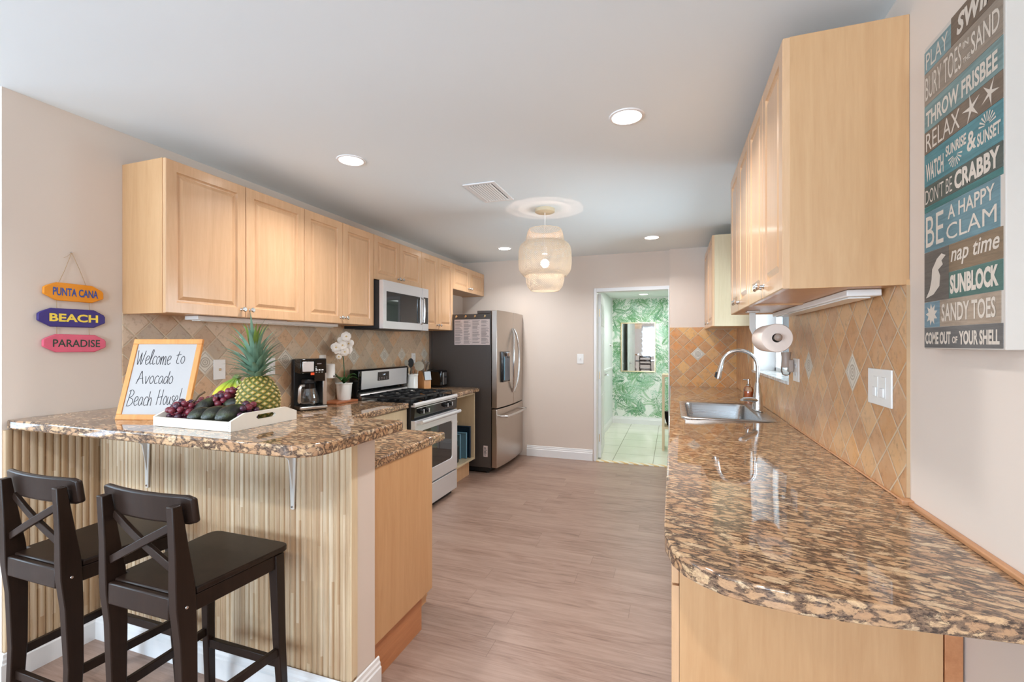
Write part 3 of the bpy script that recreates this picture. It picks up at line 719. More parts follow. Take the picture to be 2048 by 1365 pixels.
obj('bottle_body', MB().lathe([(.034, .9155), (.037, .92), (.037, 1.0), (.03, 1.018), (.015, 1.026)], (sx, sy, 0), 20), 'clear_glass', t)
obj('liquid', MB().lathe([(.033, .922), (.034, .985)], (sx, sy, 0), 20), 'soap_orange', t)
w = MB(); w.lathe([(.017, 1.0265), (.018, 1.04), (.008, 1.045), (.008, 1.07), (.014, 1.072), (.014, 1.085)], (sx, sy, 0), 14); w.tube([(sx, sy, 1.08), (sx-.04, sy, 1.08)], .005, 8)
obj('pump', w, 'chrome', t)
# plates on the right wall
def plate(label, x, sgn, y0, y1, z0, z1, kind, axis='x', n=2, cat='outlet'):
    nm = 'light_switch' if cat == 'light switch' else 'wall_outlet'
    t = thing(nm, label, cat, (x, (y0+y1)/2, z0) if axis == 'x' else ((y0+y1)/2, x, z0))
    def bx(m, a0, a1, b0, b1, d0, d1):
        p, q = sorted((x+sgn*d0, x+sgn*d1))
        if axis == 'x': m.box(p, q, a0, a1, b0, b1)
        else: m.box(a0, a1, p, q, b0, b1)
    w = MB(); bx(w, y0, y1, z0, z1, .0003, .006); obj('cover_plate', w, 'white_plastic', t, bevel=.002)
    zc = (z0+z1)/2; W_ = y1-y0
    if kind == 'rocker':
        for k in range(n):
            c = y0+W_*(k+.5)/n if n != 2 else None
            if n == 2: c = y0+(.30, .62)[k]*W_
            w = MB(); bx(w, c-.017, c+.017, zc-.034, zc+.034, .0062, .008); r = obj('rocker', w, 'white_plastic', t, bevel=.001)
            w = MB(); bx(w, c-.013, c+.013, zc-.030, zc-.001, .0082, .013); obj('paddle', w, 'white_trim', r, bevel=.002)
    elif kind == 'outlet':
        for dz in (-.026, .026):
            w = MB(); bx(w, (y0+y1)/2-.016, (y0+y1)/2+.016, zc+dz-.014, zc+dz+.014, .0062, .008); r = obj('socket', w, 'white_trim', t, bevel=.002)
            w = MB()
            for dy in (-.006, .006): bx(w, (y0+y1)/2+dy-.001, (y0+y1)/2+dy+.001, zc+dz-.004, zc+dz+.006, .0081, .0085)
            obj('slot', w, 'black_matte', r, smooth=False)
    elif kind == 'jack':
        w = MB(); bx(w, (y0+y1)/2-.007, (y0+y1)/2+.007, zc-.007, zc+.007, .0062, .012); obj('jack', w, 'brass', t, bevel=.003)
    elif kind == 'toggle':
        w = MB(); bx(w, (y0+y1)/2-.006, (y0+y1)/2+.006, zc-.012, zc+.012, .0062, .016); obj('toggle', w, 'white_trim', t, bevel=.002)
    return t
plate('wide white plate with two rocker switches on the right tiles', XR-.008, -1, 1.712, 1.890, 1.176, 1.294, 'rocker', cat='light switch')
plate('white outlet on the right tiles with a plug-in air freshener', XR-.008, -1, 2.81, 2.93, 1.172, 1.296, 'outlet')
plate('white cable wall plate between the message board and the pineapple', XL+.008, 1, 1.998, 2.074, 1.163, 1.282, 'jack', cat='wall plate')
plate('white outlet on the left tiles right of the pineapple crown', XL+.008, 1, 2.372, 2.445, 1.165, 1.282, 'outlet')
plate('white outlet on the left tiles behind the coffee maker', XL+.008, 1, 2.862, 2.935, 1.165, 1.290, 'outlet')
plate('white outlet on the tiles behind the utensil crock', XL+.008, 1, 4.19, 4.265, 1.17, 1.28, 'outlet')
plate('small white light switch on the back wall left of the doorway', YB, -1, -1.075, -.997, 1.142, 1.26, 'toggle', axis='y', cat='light switch')
t = thing('air_freshener', 'taupe plug-in air freshener with a glass bulb on the right wall outlet', 'air freshener', (.60, 2.90, 1.2))
obj('cap', MB().lathe([(.026, 1.33), (.022, 1.30), (.024, 1.255), (.027, 1.245)], (.592, 2.91, 0), 18), 'taupe_plastic', t)
obj('oil_bulb', MB().lathe([(.025, 1.2445), (.026, 1.225), (.018, 1.205), (.008, 1.20)], (.592, 2.91, 0), 18), 'clear_glass', t)
obj('plug', MB().box(.60, .626, 2.885, 2.93, 1.22, 1.29), 'taupe_plastic', t, bevel=.006)
t = thing('plug_in_device', 'white plug-in air freshener on the outlet behind the coffee maker', 'air freshener', (-2.53, 2.92, 1.11))
obj('housing', MB().lathe([(.028, 1.108), (.036, 1.112), (.036, 1.215), (.030, 1.222)], (-2.515, 2.925, 0), 20), 'white_plastic', t, bevel=.002)
obj('button', MB().lathe([(.008, 0), (.008, .004)], (-2.4795, 2.925, 1.125), 12, 'x'), 'ink_grey', t)
# paper towel holder
t = thing('paper_towel_holder', 'white paper towel bracket screwed under the right wall cabinets', 'paper towel holder', (.45, 2.72, 1.545))
w = MB(); w.box(.37, .43, 2.70, 2.76, 1.5405, 1.5505); w.bar([(.40, 2.735, 1.541), (.40, 2.735, 1.46), (.42, 2.735, 1.41), (.458, 2.735, 1.403)], .03, .010, up=(0, 1, 0)); obj('bracket_arm', w, 'bracket_paint', t, bevel=.003)
obj('spindle', MB().tube([(.458, 2.73, 1.403), (.458, 2.42, 1.403)], .0105, 12), 'bracket_paint', t)
obj('end_knob', MB().ball((.458, 2.405, 1.406), .017), 'taupe_plastic', t)
w = MB()
L = []
for r, y in ((.021, 2.70), (.064, 2.70), (.067, 2.695), (.067, 2.435), (.064, 2.43), (.021, 2.43), (.021, 2.70)): L.append([(.458+r*cos(2*pi*k/40), y, 1.403+r*sin(2*pi*k/40)) for k in range(40)])
w.loops(L, cap=(False, False)); tag(obj('paper_towel_roll', w, 'paper_towel'), 'paper towel roll hanging under the right wall cabinets', 'paper towel')

# ------------------------------------------------------------------ stove
t = thing('gas_stove', 'stainless steel gas range with black grates in the left counter', 'stove', (-2.2, 3.51, 0))
SY0, SY1 = 3.134, 3.880
obj('body', MB().box(-2.50, -1.925, SY0, SY1, .03, .897), 'black_matte', t, bevel=.003)
w = MB(); w.box(-2.46, -1.905, SY0, SY1, .897, .912); obj('cooktop', w, 'black_gloss', t, bevel=.004)
obj('front_lip', MB().prism([(-1.924, .882), (-1.886, .882), (-1.884, .900), (-1.892, .914), (-1.904, .9135), (-1.9045, .896), (-1.924, .896)], 'y', SY0, SY1), 'steel', t, bevel=.002)
p = obj('control_panel', MB().prism([(-1.924, .785), (-1.896, .785), (-1.888, .881), (-1.924, .881)], 'y', SY0, SY1), 'black_gloss', t, bevel=.002)
obj('panel_trim', MB().box(-1.894, -1.8885, SY0+.03, SY1-.03, .868, .873), 'steel', t, smooth=False)
for y in (3.222, 3.305, 3.385, 3.635, 3.72):
    if y == 3.385: continue
    k = obj('knob', MB().lathe([(.022, 0), (.021, .010), (.017, .028), (.014, .030)], (-1.892, y, .842), 20, 'x'), 'black_gloss', t)
    obj('knob_grip', MB().box(-1.872, -1.855, y-.003, y+.003, .825, .858), 'steel', k, bevel=.001)
# door
L = []
w = MB(); X0 = -1.924; X1 = -1.888
def yz(x, y0, y1, z0, z1, r=.02, n=4):
    return [(x, q[0], q[1]) for c in ((y1-r, z1-r, 0), (y0+r, z1-r, 90), (y0+r, z0+r, 180), (y1-r, z0+r, 270)) for q in arc(c[0], c[1], r, c[2], c[2]+90, n)]
w.loops([yz(X0, SY0+.002, SY1-.002, .228, .775, .004), yz(X1-.003, SY0+.002, SY1-.002, .228, .775, .004), yz(X1, SY0+.005, SY1-.005, .231, .772, .004), yz(X1, 3.235, 3.782, .340, .685, .03), yz(X1-.008, 3.24, 3.777, .345, .680, .03)], cap=(True, False))
d = obj('oven_door', w, 'steel', t)
w = MB(); w.loops([yz(X1-.010, 3.236, 3.781, .341, .684, .03), yz(X1-.006, 3.236, 3.781, .341, .684, .03)]); obj('oven_window', w, 'dark_glass', d)
w = MB(); w.tube([(-1.845, SY0+.03, .762), (-1.845, SY1-.03, .762)], .013, 14, flat=1.2)
for y in (SY0+.05, SY1-.05): w.box(-1.889, -1.846, y-.012, y+.012, .752, .772)
obj('handle', w, 'steel', d)
d = obj('storage_drawer', MB().box(-1.924, -1.890, SY0+.002, SY1-.002, .045, .215), 'steel', t, bevel=.004)
obj('foot_rail', MB().box(-2.3, -1.935, SY0+.03, SY1-.03, .0, .03), 'black_matte', t)
# backguard
w = MB(); w.prism([(-2.503, .913), (-2.430, .913), (-2.425, .985), (-2.415, 1.0), (-2.408, 1.150), (-2.420, 1.165), (-2.503, 1.165)], 'y', SY0, SY1); bg = obj('backguard', w, 'black_gloss', t, bevel=.006)
L = [[(-2.411+(z-1.0)*.03+dx, y, z) for y, z in ((SY0+.035, 1.0), (SY1-.035, 1.0), (SY1-.035, 1.150), (SY0+.035, 1.150))] for dx in (-.004, .0015)]
obj('steel_fascia', MB().loops(L), 'steel', t, bevel=.001)
d = obj('display', MB().box(-2.4105, -2.4035, 3.385, 3.55, 1.058, 1.132), 'black_gloss', t, bevel=.001)
lettering('1:47', (-2.4032, 3.475, 1.108), (0, 1, 0), (0, 0, 1), .035, .012, 'lcd', d, name='clock_digits')
w = MB()
for i in range(4):
    for j in range(2): w.box(-2.4034, -2.4028, 3.395+i*.036+(.0), 3.412+i*.036, 1.066+j*.012, 1.072+j*.012)
obj('button_marks', w, 'ink_grey', d, smooth=False)
w = MB()
w = MB(); w.loops([[(-2.43+.035*cos(a), y, .9135+.055*sin(a)) for a in [k*pi/2/6 for k in range(7)]]+[(-2.43, y, .9135)] for y in (SY0+.02, SY1-.02)]); obj('vent_cover', w, 'steel_side', t)
# burners and grates
for bx_, by_, r in ((-2.30, 3.31, .040), (-2.06, 3.31, .048), (-2.30, 3.70, .036), (-2.06, 3.70, .044), (-2.18, 3.507, .03)):
    b = obj('burner', MB().lathe([(r*1.25, .9125), (r*1.2, .920), (r, .922), (r*.95, .930), (r*.5, .933)], (bx_, by_, 0), 20), 'black_iron', t)
for y0, y1 in ((3.155, 3.385), (3.395, 3.62), (3.63, 3.86)):
    w = MB(); g = .008; z0, z1 = .938, .952; xa, xb = -2.405, -1.935
    w.box(xa, xb, y0, y0+g, z0, z1); w.box(xa, xb, y1-g, y1, z0, z1); w.box(xa, xa+g, y0+g, y1-g, z0, z1); w.box(xb-g, xb, y0+g, y1-g, z0, z1); w.box(-2.174, -2.166, y0+g, y1-g, z0, z1)
    for cx in (-2.29, -2.05):
        ym = (y0+y1)/2
        w.box(cx-.004, cx+.004, y0+g, ym-.025, z0, z1+.004); w.box(cx-.004, cx+.004, ym+.025, y1-g, z0, z1+.004)
        w.box(cx-.11, cx-.03, ym-.004, ym+.004, z0, z1+.004); w.box(cx+.03, cx+.11, ym-.004, ym+.004, z0, z1+.004)
    for x in (xa, xb-g, -2.17):
        for y in (y0, y1-g): w.box(x, x+g, y, y+g, .9122, z0)
    obj('grate', w, 'black_iron', t, bevel=.0015, seg=1)

# ------------------------------------------------------------------ microwave
t = thing('microwave', 'stainless steel over-the-range microwave between the left wall cabinets', 'microwave', (-2.38, 3.52, 1.5))
MY0, MY1 = 3.150, 3.888
obj('body', MB().box(XL+.009, -2.225, MY0, MY1, 1.502, 1.892), 'black_matte', t, bevel=.002)
obj('vent_grille', MB().box(-2.50, -2.25, MY0+.05, MY1-.05, 1.496, 1.5015), 'black_iron', t)
w = MB(); X0, X1 = -2.2245, -2.188
w.loops([yz(X0, MY0, 3.76, 1.500, 1.893, .003), yz(X1-.002, MY0, 3.76, 1.500, 1.893, .003), yz(X1, MY0+.002, 3.758, 1.502, 1.891, .003), yz(X1, 3.195, 3.728, 1.562, 1.806, .006), yz(X1-.004, 3.197, 3.726, 1.564, 1.804, .006)], cap=(True, False))
d = obj('door', w, 'steel', t)
obj('door_window', MB().loops([yz(X1-.008, 3.196, 3.727, 1.563, 1.805, .006), yz(X1-.003, 3.196, 3.727, 1.563, 1.805, .006)]), 'dark_glass', d)
obj('handle', MB().tube([(X1, 3.742, 1.80), (X1+.03, 3.742, 1.785), (X1+.036, 3.742, 1.68), (X1+.03, 3.742, 1.575), (X1, 3.742, 1.56)], .009, 10), 'chrome', d)
d = obj('control_strip', MB().box(X0, X1, 3.763, MY1-.012, 1.500, 1.893), 'steel', t, bevel=.002)
obj('keypad', MB().box(X1, X1+.002, 3.785, MY1-.025, 1.565, 1.81), 'dark_glass', d)

# ------------------------------------------------------------------ refrigerator
t = thing('refrigerator', 'stainless french-door refrigerator with dark side panel at the end of the left run', 'refrigerator', (-2.16, 4.98, 0))
FY0, FY1 = 4.548, 5.428
obj('case', MB().box(-2.52, -1.822, FY0, FY1, .06, 1.70), 'fridge_side', t, bevel=.004)
obj('hinge_cover', MB().box(-1.98, -1.825, FY0+.002, FY1-.002, 1.7005, 1.733), 'fridge_side', t, bevel=.004)
obj('kick_plate', MB().box(-2.45, -1.85, FY0+.01, FY1-.01, .015, .06), 'black_matte', t)
w = MB()
for y in (FY0+.04, FY1-.04): w.lathe([(.022, .0), (.022, .0148)], (-1.875, y, 0), 12)
obj('foot', w, 'black_matte', t)
def fdoor(y0, y1, z0, z1, nm):
    yc = (FY0+FY1)/2; L0, L1 = [], []
    def fx_(y): return -1.722-.030*((y-yc)/.44)**2
    ys = [y0+(y1-y0)*k/10 for k in range(11)]
    pts = [(-1.812, y0), (-1.812, y1)]+[(fx_(y), y) for y in ys[::-1]]
    return obj(nm, MB().prism(pts, 'z', z0, z1), 'steel_fridge', t, bevel=.005)
ym = 4.995
dl = fdoor(FY0, ym-.003, .695, 1.735, 'door'); dr = fdoor(ym+.003, FY1, .695, 1.735, 'door'); fz = fdoor(FY0, FY1, .062, .682, 'freezer_drawer')
def fh(y, bend, z0, z1, d):
    P_ = [(-1.722, y, z0)]+[(-1.722+.046*sin(pi*min(1, max(0, (k)/12)))**.5, y+bend*sin(pi*k/12), z0+(z1-z0)*k/12) for k in range(1, 12)]+[(-1.722, y, z1)]
    return obj('handle', MB().tube(P_, .012, 12), 'chrome', d)
fh(ym-.030, -.085, .83, 1.55, dl); fh(ym+.022, .055, .83, 1.55, dr)
obj('handle', MB().tube([(-1.75, FY0+.09, .60), (-1.70, FY0+.10, .60)]+[(-1.675+.012*sin(pi*k/8), FY0+.10+(FY1-FY0-.2)*k/8, .60) for k in range(9)]+[(-1.70, FY1-.10, .60), (-1.75, FY1-.09, .60)], .013, 12), 'chrome', fz)
w = MB(); w.box(-1.750, -1.716, 4.645, 4.86, .965, 1.295); d = obj('water_dispenser', w, 'black_gloss', t, bevel=.003)
obj('dispenser_recess', MB().box(-1.716, -1.7145, 4.70, 4.845, .98, 1.22), plain('dispenser_grey', S(80, 84, 92), .3), d, smooth=False)
obj('dispenser_spout', MB().lathe([(.03, 1.285), (.03, 1.265), (.02, 1.24)], (-1.712, 4.77, 0), 14), 'chrome', d)
obj('dispenser_paddle', MB().box(-1.716, -1.710, 4.665, 4.685, .985, 1.24), 'blue_tray', d, bevel=.001)
# paper sheet, hooks and sticker on the refrigerator side
Yf = FY0
t = thing('paper_sheet', 'printed paper sheets fixed to the dark side of the refrigerator', 'paper', (-2.04, Yf, 1.37))
obj('sheet', MB().box(-2.247, -1.832, Yf-.0022, Yf-.0006, 1.366, 1.641), 'paper', t, smooth=False)
w = MB(); R = random.Random(9)
for col in range(4):
    z = 1.628
    while z > 1.38:
        x0 = -2.238+col*.1025
        w.box(x0, x0+R.uniform(.05, .09), Yf-.0026, Yf-.0022, z-.0028, z); z -= R.choice([.006, .006, .006, .012])
w.box(-2.0385, -2.0375, Yf-.0026, Yf-.0022, 1.368, 1.639)
obj('printed_text', w, 'ink_grey', t, smooth=False)
for i, x in enumerate((-2.221, -2.11, -2.0, -1.886)):
    lab = ['leftmost', 'second from left', 'third from left', 'rightmost'][i]
    hk = thing('magnetic_hook', lab+' of the four small brass magnetic hooks on the refrigerator side', 'hook', (x, Yf-.002, 1.67), 'magnetic hooks on the refrigerator')
    obj('magnet', MB().lathe([(.012, -.0005), (.012, -.007)], (x, Yf, 1.675), 16, 'y'), 'brass', hk)
    obj('hook', MB().tube([(x, Yf-.007, 1.675), (x, Yf-.022, 1.670), (x, Yf-.026, 1.656), (x, Yf-.032, 1.664)], .003, 8), 'brass', hk)
t = thing('energy_sticker', 'small white sticker low on the refrigerator side', 'sticker', (-1.88, Yf, .17))
obj('sheet', MB().box(-1.905, -1.857, Yf-.0018, Yf-.0006, .175, .293), 'paper', t, smooth=False)
w = MB()
for k in range(7): w.box(-1.899, -1.899+R.uniform(.02, .036), Yf-.0022, Yf-.0018, .19+k*.013, .196+k*.013)
obj('printed_text', w, 'marker', t, smooth=False)

# ------------------------------------------------------------------ pendant
PX, PY = -.936, 3.465
t = thing('pendant_lamp', 'three-tier woven bamboo pendant lamp hanging from the ceiling', 'pendant lamp', (PX, PY, H))
obj('canopy', MB().lathe([(.076, H-.0005), (.076, H-.024), (.070, H-.028)], (PX, PY, 0), 32), plain('canopy_wood', S(214, 196, 164), .5), t)
obj('cord', MB().tube([(PX, PY, H-.028), (PX, PY, 2.08)], .003, 8), 'white_plastic', t)
obj('socket', MB().lathe([(.006, 2.130), (.017, 2.125), (.017, 2.075)], (PX, PY, 0), 14), 'white_plastic', t)
obj('bulb', MB().ball((PX, PY, 2.000), .034), 'bulb', t)
def tier(prof, nstr, turns, hw, nm):
    # resample the profile by arc length and weave two families of strips round it
    seglen = [0]
    for (r0, z0), (r1, z1) in zip(prof, prof[1:]): seglen.append(seglen[-1]+hypot(r1-r0, z1-z0))
    def at(s):
        s = max(0, min(seglen[-1], s))
        for i in range(len(prof)-1):
            if s <= seglen[i+1]+1e-9:
                f_ = (s-seglen[i])/(seglen[i+1]-seglen[i]); return (prof[i][0]+(prof[i+1][0]-prof[i][0])*f_, prof[i][1]+(prof[i+1][1]-prof[i][1])*f_)
    w = MB(); NS = max(6, int(seglen[-1]/.02)); rm = max(p_[0] for p_ in prof)
    for fam in (1, -1):
        for k in range(nstr):
            a0 = 2*pi*k/nstr; rows = []
            for j in range(NS+1):
                s = seglen[-1]*j/NS; r, z = at(s); r += .0012*fam
                a = a0+fam*turns*s/rm; da = hw/rm
                rows.append([(PX+r*cos(a-da), PY+r*sin(a-da), z), (PX+r*cos(a+da), PY+r*sin(a+da), z)])
            w.loops(rows, closed=False, cap=(False, False))
    for r, z in (prof[0], prof[-1]): w.loops([[(PX+(r+.003*cos(q))*cos(2*pi*k/48), PY+(r+.003*cos(q))*sin(2*pi*k/48), z+.003*sin(q)) for k in range(48)] for q in (0, pi/2, pi, 1.5*pi, 2*pi)], cap=(False, False))
    return obj(nm, w, 'pendant_fibre', t, recalc=False, ang=60)
tier([(.124, 2.262), (.132, 2.252), (.140, 2.225), (.150, 2.18), (.152, 2.14)], 64, 1.0, .0027, 'shade_top_tier')
tier([(.150, 2.165), (.172, 2.158), (.193, 2.138), (.203, 2.10), (.205, 2.05), (.205, 1.99), (.200, 1.95), (.186, 1.922), (.165, 1.905)], 86, 1.0, .0028, 'shade_middle_tier')
tier([(.150, 1.935), (.150, 1.90), (.147, 1.86), (.138, 1.825), (.120, 1.80), (.108, 1.79)], 64, 1.0, .0027, 'shade_bottom_tier')
l = bpy.data.lights.new('pendant_bulb', 'POINT'); l.energy = 1.1; l.color = (1, .84, .72); l.shadow_soft_size = .012
o = bpy.data.objects.new('pendant_bulb', l); C.objects.link(o); o.location = (PX, PY, 1.955)
l = bpy.data.lights.new('added_up_spot', 'SPOT'); l.energy = 4.6; l.color = (1, .64, .50); l.spot_size = radians(76); l.spot_blend = .0; l.shadow_soft_size = .008  # extra spot added above the bulb to strengthen the disc on the ceiling
o = bpy.data.objects.new('added_up_spot', l); C.objects.link(o); o.location = (PX, PY, 2.042); o.rotation_euler = (pi, 0, 0)

# ceiling vent
t = thing('air_vent', 'white slatted air vent in the ceiling before the pendant lamp', 'vent', (-1.193, 2.95, H))
x0, x1, y0, y1 = -1.306, -1.08, 2.755, 3.147
w = MB(); b = .028
w.box(x0, x1, y0, y0+b, H-.008, H-.0004); w.box(x0, x1, y1-b, y1, H-.008, H-.0004); w.box(x0, x0+b, y0+b, y1-b, H-.008, H-.0004); w.box(x1-b, x1, y0+b, y1-b, H-.008, H-.0004)
obj('frame', w, 'white_trim', t, bevel=.003)
obj('backing', MB().box(x0+b, x1-b, y0+b, y1-b, H-.0015, H-.0005), plain('vent_dark', S(70, 70, 70), .8), t, smooth=False)
n_ = 9
for k in range(n_):
    cx = x0+b+.012+(x1-x0-2*b-.024)*k/(n_-1); s = -1 if k < 5 else 1
    obj('slat', MB().prism([(cx-.0065, H-.010), (cx-.0055, H-.0115), (cx+.0045, H-.006), (cx+.0035, H-.0045)], 'y', y0+b, y1-b), 'white_trim', t, smooth=False)

# ------------------------------------------------------------------ items on the bar
# message board
B0 = Vector((-2.1553, 1.2474, 1.0655)); yaw, BW, BH, tilt = .2799, .3055, .3438, .2763
ux = Vector((cos(yaw), sin(yaw), 0)); uy = Vector((-sin(yaw)*sin(tilt), cos(yaw)*sin(tilt), cos(tilt))); un = ux.cross(uy)
def BP(a, b, d=0): return B0+ux*a+uy*b+un*d
def bbox(m, a0, a1, b0, b1, d0, d1, mi=0):
    V = [m.bm.verts.new(BP(a, b, d)) for d in (d0, d1) for b in (b0, b1) for a in (a0, a1)]
    for q in ((0, 2, 3, 1), (4, 5, 7, 6), (0, 1, 5, 4), (2, 6, 7, 3), (0, 4, 6, 2), (1, 3, 7, 5)): m.face([V[i] for i in q], mi)
t = thing('message_board', 'whiteboard in an orange wood frame with a handwritten welcome, leaning on the bar', 'sign', tuple(B0))
w = MB(); b = .022
bbox(w, 0, BW, 0, b, -.012, 0); bbox(w, 0, BW, BH-b, BH, -.012, 0); bbox(w, 0, b, b, BH-b, -.012, 0); bbox(w, BW-b, BW, b, BH-b, -.012, 0)
obj('frame', w, 'frame_wood', t, bevel=.002)
w = MB(); bbox(w, b, BW-b, b, BH-b, -.008, -.004); obj('writing_surface', w, 'whiteboard', t, smooth=False)
w = MB(); P_ = [BP(BW/2, BH*.8, -.012), Vector((BP(BW/2, 0, 0).x-sin(yaw)*.20, BP(BW/2, 0, 0).y+cos(yaw)*.20, 1.070))]; w.bar(P_, .03, .005); obj('prop_leg', w, 'frame_wood', t)
LET = {
'W': (1.25, [[(0, 1.55), (.12, .8), (.25, 0), (.42, .5), (.58, 1.3), (.62, .6), (.75, 0), (.95, .7), (1.1, 1.5)]]),
'e': (.62, [[(.05, .42), (.3, .5), (.5, .65), (.45, .9), (.25, .95), (.1, .65), (.1, .25), (.3, 0), (.6, .2)]]),
'l': (.42, [[(.0, .2), (.2, .7), (.38, 1.4), (.28, 1.65), (.15, 1.3), (.12, .5), (.2, .05), (.42, .15)]]),
'c': (.55, [[(.5, .8), (.35, .95), (.15, .75), (.08, .35), (.22, .02), (.5, .15)]]),
'o': (.62, [[(.3, .9), (.1, .7), (.08, .3), (.28, .02), (.5, .25), (.52, .65), (.35, .92), (.25, .88)]]),
'm': (.95, [[(.05, .85), (.1, 0), (.15, .6), (.3, .9), (.4, .7), (.42, 0), (.48, .6), (.64, .9), (.75, .65), (.78, 0), (.92, .1)]]),
't': (.6, [[(.3, 1.5), (.2, .9), (.15, .3), (.3, 0), (.5, .1)], [(.0, 1.0), (.28, 1.08), (.58, 1.12)]]),
'A': (1.0, [[(.0, 0), (.2, .6), (.42, 1.5), (.6, .9), (.9, 0)], [(.05, .45), (.4, .6), (.75, .68)]]),
'v': (.6, [[(.05, .9), (.15, .4), (.25, 0), (.4, .45), (.55, .95)]]),
'a': (.65, [[(.5, .8), (.3, .92), (.1, .6), (.1, .2), (.28, .02), (.46, .3), (.52, .8), (.5, .3), (.62, .05)]]),
'd': (.65, [[(.5, .7), (.3, .9), (.1, .6), (.1, .2), (.28, .02), (.5, .4), (.58, 1.0), (.62, 1.5), (.56, .8), (.54, .2), (.64, .05)]]),
'B': (.85, [[(.2, 1.6), (.12, .8), (.05, 0)], [(.0, 1.5), (.4, 1.65), (.65, 1.35), (.5, 1.0), (.2, .85), (.6, .7), (.72, .35), (.45, .02), (.0, -.05)]]),
'h': (.6, [[(.12, 1.5), (.08, .8), (.06, 0), (.15, .55), (.35, .85), (.46, .6), (.48, .0)]]),
'H': (.95, [[(.12, 1.6), (.06, .8), (.0, 0)], [(.7, 1.6), (.66, .8), (.62, 0)], [(.0, .75), (.4, .82), (.75, .9)]]),
'u': (.6, [[(.08, .85), (.06, .3), (.2, .02), (.4, .25), (.48, .85), (.46, .3), (.58, .05)]]),
's': (.5, [[(.45, .85), (.25, .95), (.12, .7), (.4, .4), (.35, .08), (.05, .05)]]),
'!': (.35, [[(.25, 1.75), (.16, .5)], [(.12, .1), (.13, .04)]]),
}
def strokes(text, x, y, sc, sy, mb):
    for ch in text:
        if ch == ' ': x += .55*sc; continue
        wd, ss = LET[ch]
        for st in ss:
            fine = []
            pts_ = [Vector((p_[0], p_[1])) for p_ in st]
            for i in range(len(pts_)-1):
                p0 = pts_[max(i-1, 0)]; p1 = pts_[i]; p2 = pts_[i+1]; p3 = pts_[min(i+2, len(pts_)-1)]
                for k in range(4):
                    q = k/4; fine.append(.5*((2*p1)+(p2-p0)*q+(2*p0-5*p1+4*p2-p3)*q*q+(3*p1-p0-3*p2+p3)*q**3))
            fine.append(pts_[-1])
            mb.tube([BP(x+q.x*sc, y+q.y*sy, -.0036) for q in fine], .00115, 5)
        x += wd*sc
w = MB(); strokes('Welcome', .030, .232, .0305, .040, w); strokes('to', .203, .236, .034, .036, w); strokes('Avocado', .052, .150, .034, .036, w); strokes('Beach', .032, .058, .033, .040, w); strokes('House!', .160, .062, .0275, .040, w)
obj('handwriting', w, 'marker', t)

# fruit tray
TX0, TX1, TY0, TY1, TZ = -1.856, -1.462, 1.203, 1.503, 1.0655
t = thing('serving_tray', 'white wooden tray with cut-out handles holding fruit on the bar', 'tray', ((TX0+TX1)/2, (TY0+TY1)/2, TZ))
obj('tray_base', MB().box(TX0+.01, TX1-.01, TY0+.01, TY1-.01, TZ, TZ+.008), 'tray_paint', t)
for y in (TY0, TY1-.01): obj('side_board', MB().box(TX0+.01, TX1-.01, y, y+.01, TZ, TZ+.034), 'tray_paint', t, bevel=.001)
def trayend(x):
    outer = [(TY0, TZ), (TY1, TZ), (TY1, TZ+.036), (TY1-.055, TZ+.058), (TY0+.055, TZ+.058), (TY0, TZ+.036)]
    # plate with slot: front/back rings
    yc = (TY0+TY1)/2; slot = [(yc+.036, TZ+.046), (yc-.036, TZ+.046), (yc-.045, TZ+.037), (yc-.036, TZ+.028), (yc+.036, TZ+.028), (yc+.045, TZ+.037)]
    # order outer to match slot: 6 points starting at top right going anticlockwise
    out6 = [(TY1-.055, TZ+.058), (TY0+.055, TZ+.058), (TY0, TZ+.036), (TY0, TZ), (TY1, TZ), (TY1, TZ+.036)]
    w = MB()
    P3 = lambda p_, xx: (xx, p_[0], p_[1])
    w.loops([[P3(p_, x) for p_ in slot], [P3(p_, x) for p_ in out6], [P3(p_, x+.01) for p_ in out6], [P3(p_, x+.01) for p_ in slot], [P3(p_, x) for p_ in slot]], cap=(False, False))
    return obj('handle_board', w, 'tray_paint', t)
trayend(TX0); trayend(TX1-.01)
w = MB()
for z in (.012, .02, .028): w.box(TX1-.0105, TX1-.0085, TY0-.0004, TY0+.004, TZ+z-.0012, TZ+z+.0012)
obj('nail', w, 'marker', t, smooth=False)
TB = TZ+.008
# pineapple
t = thing('pineapple', 'ripe pineapple with a spiky green crown standing in the tray', 'pineapple', (-1.556, 1.404, TB))
w = MB(); c0 = Vector((-1.548, 1.404, TB)); NU, NV = 286, 170; Hh = .172
ax = Vector((-.12, 0, 1)).normalized(); a1 = Vector((1, 0, .12)).normalized(); a2 = Vector((0, 1, 0))
rows = []; kinds = []
for j in range(NV+1):
    v_ = j/NV; r = .079*max(0, sin(pi*(.08+.86*v_)))**.42*(1-.10*v_)
    if j == 0: r = .03
    row = []
    for i in range(NU):
        th = 2*pi*i/NU; p1 = (th/(2*pi)*13+v_*7); p2 = (th/(2*pi)*13-v_*7)
        f1, f2 = p1 % 1, p2 % 1; e = min(f1, 1-f1, f2, 1-f2)
        bmp = min(1, e/.28); cen = hypot(f1-.5, f2-.5)
        rr = r*(1+.055*bmp+(.04 if cen < .12 else 0))
        row.append(c0+ax*(v_*Hh)+a1*(rr*cos(th))+a2*(rr*sin(th)))
        kinds.append(0 if e < .19 else (2 if cen < .17 else 1))
    rows.append(row)
vs = [[w.bm.verts.new(p_) for p_ in row] for row in rows]
for j in range(NV):
    for i in range(NU):
        f_ = w.face([vs[j][i], vs[j][(i+1) % NU], vs[j+1][(i+1) % NU], vs[j+1][i]], kinds[j*NU+i])
w.face(vs[0][::-1]); w.face(vs[-1], 1)
obj('fruit_body', w, ['pine_edge', 'pine_eye', 'pine_tip'], t, ang=60)
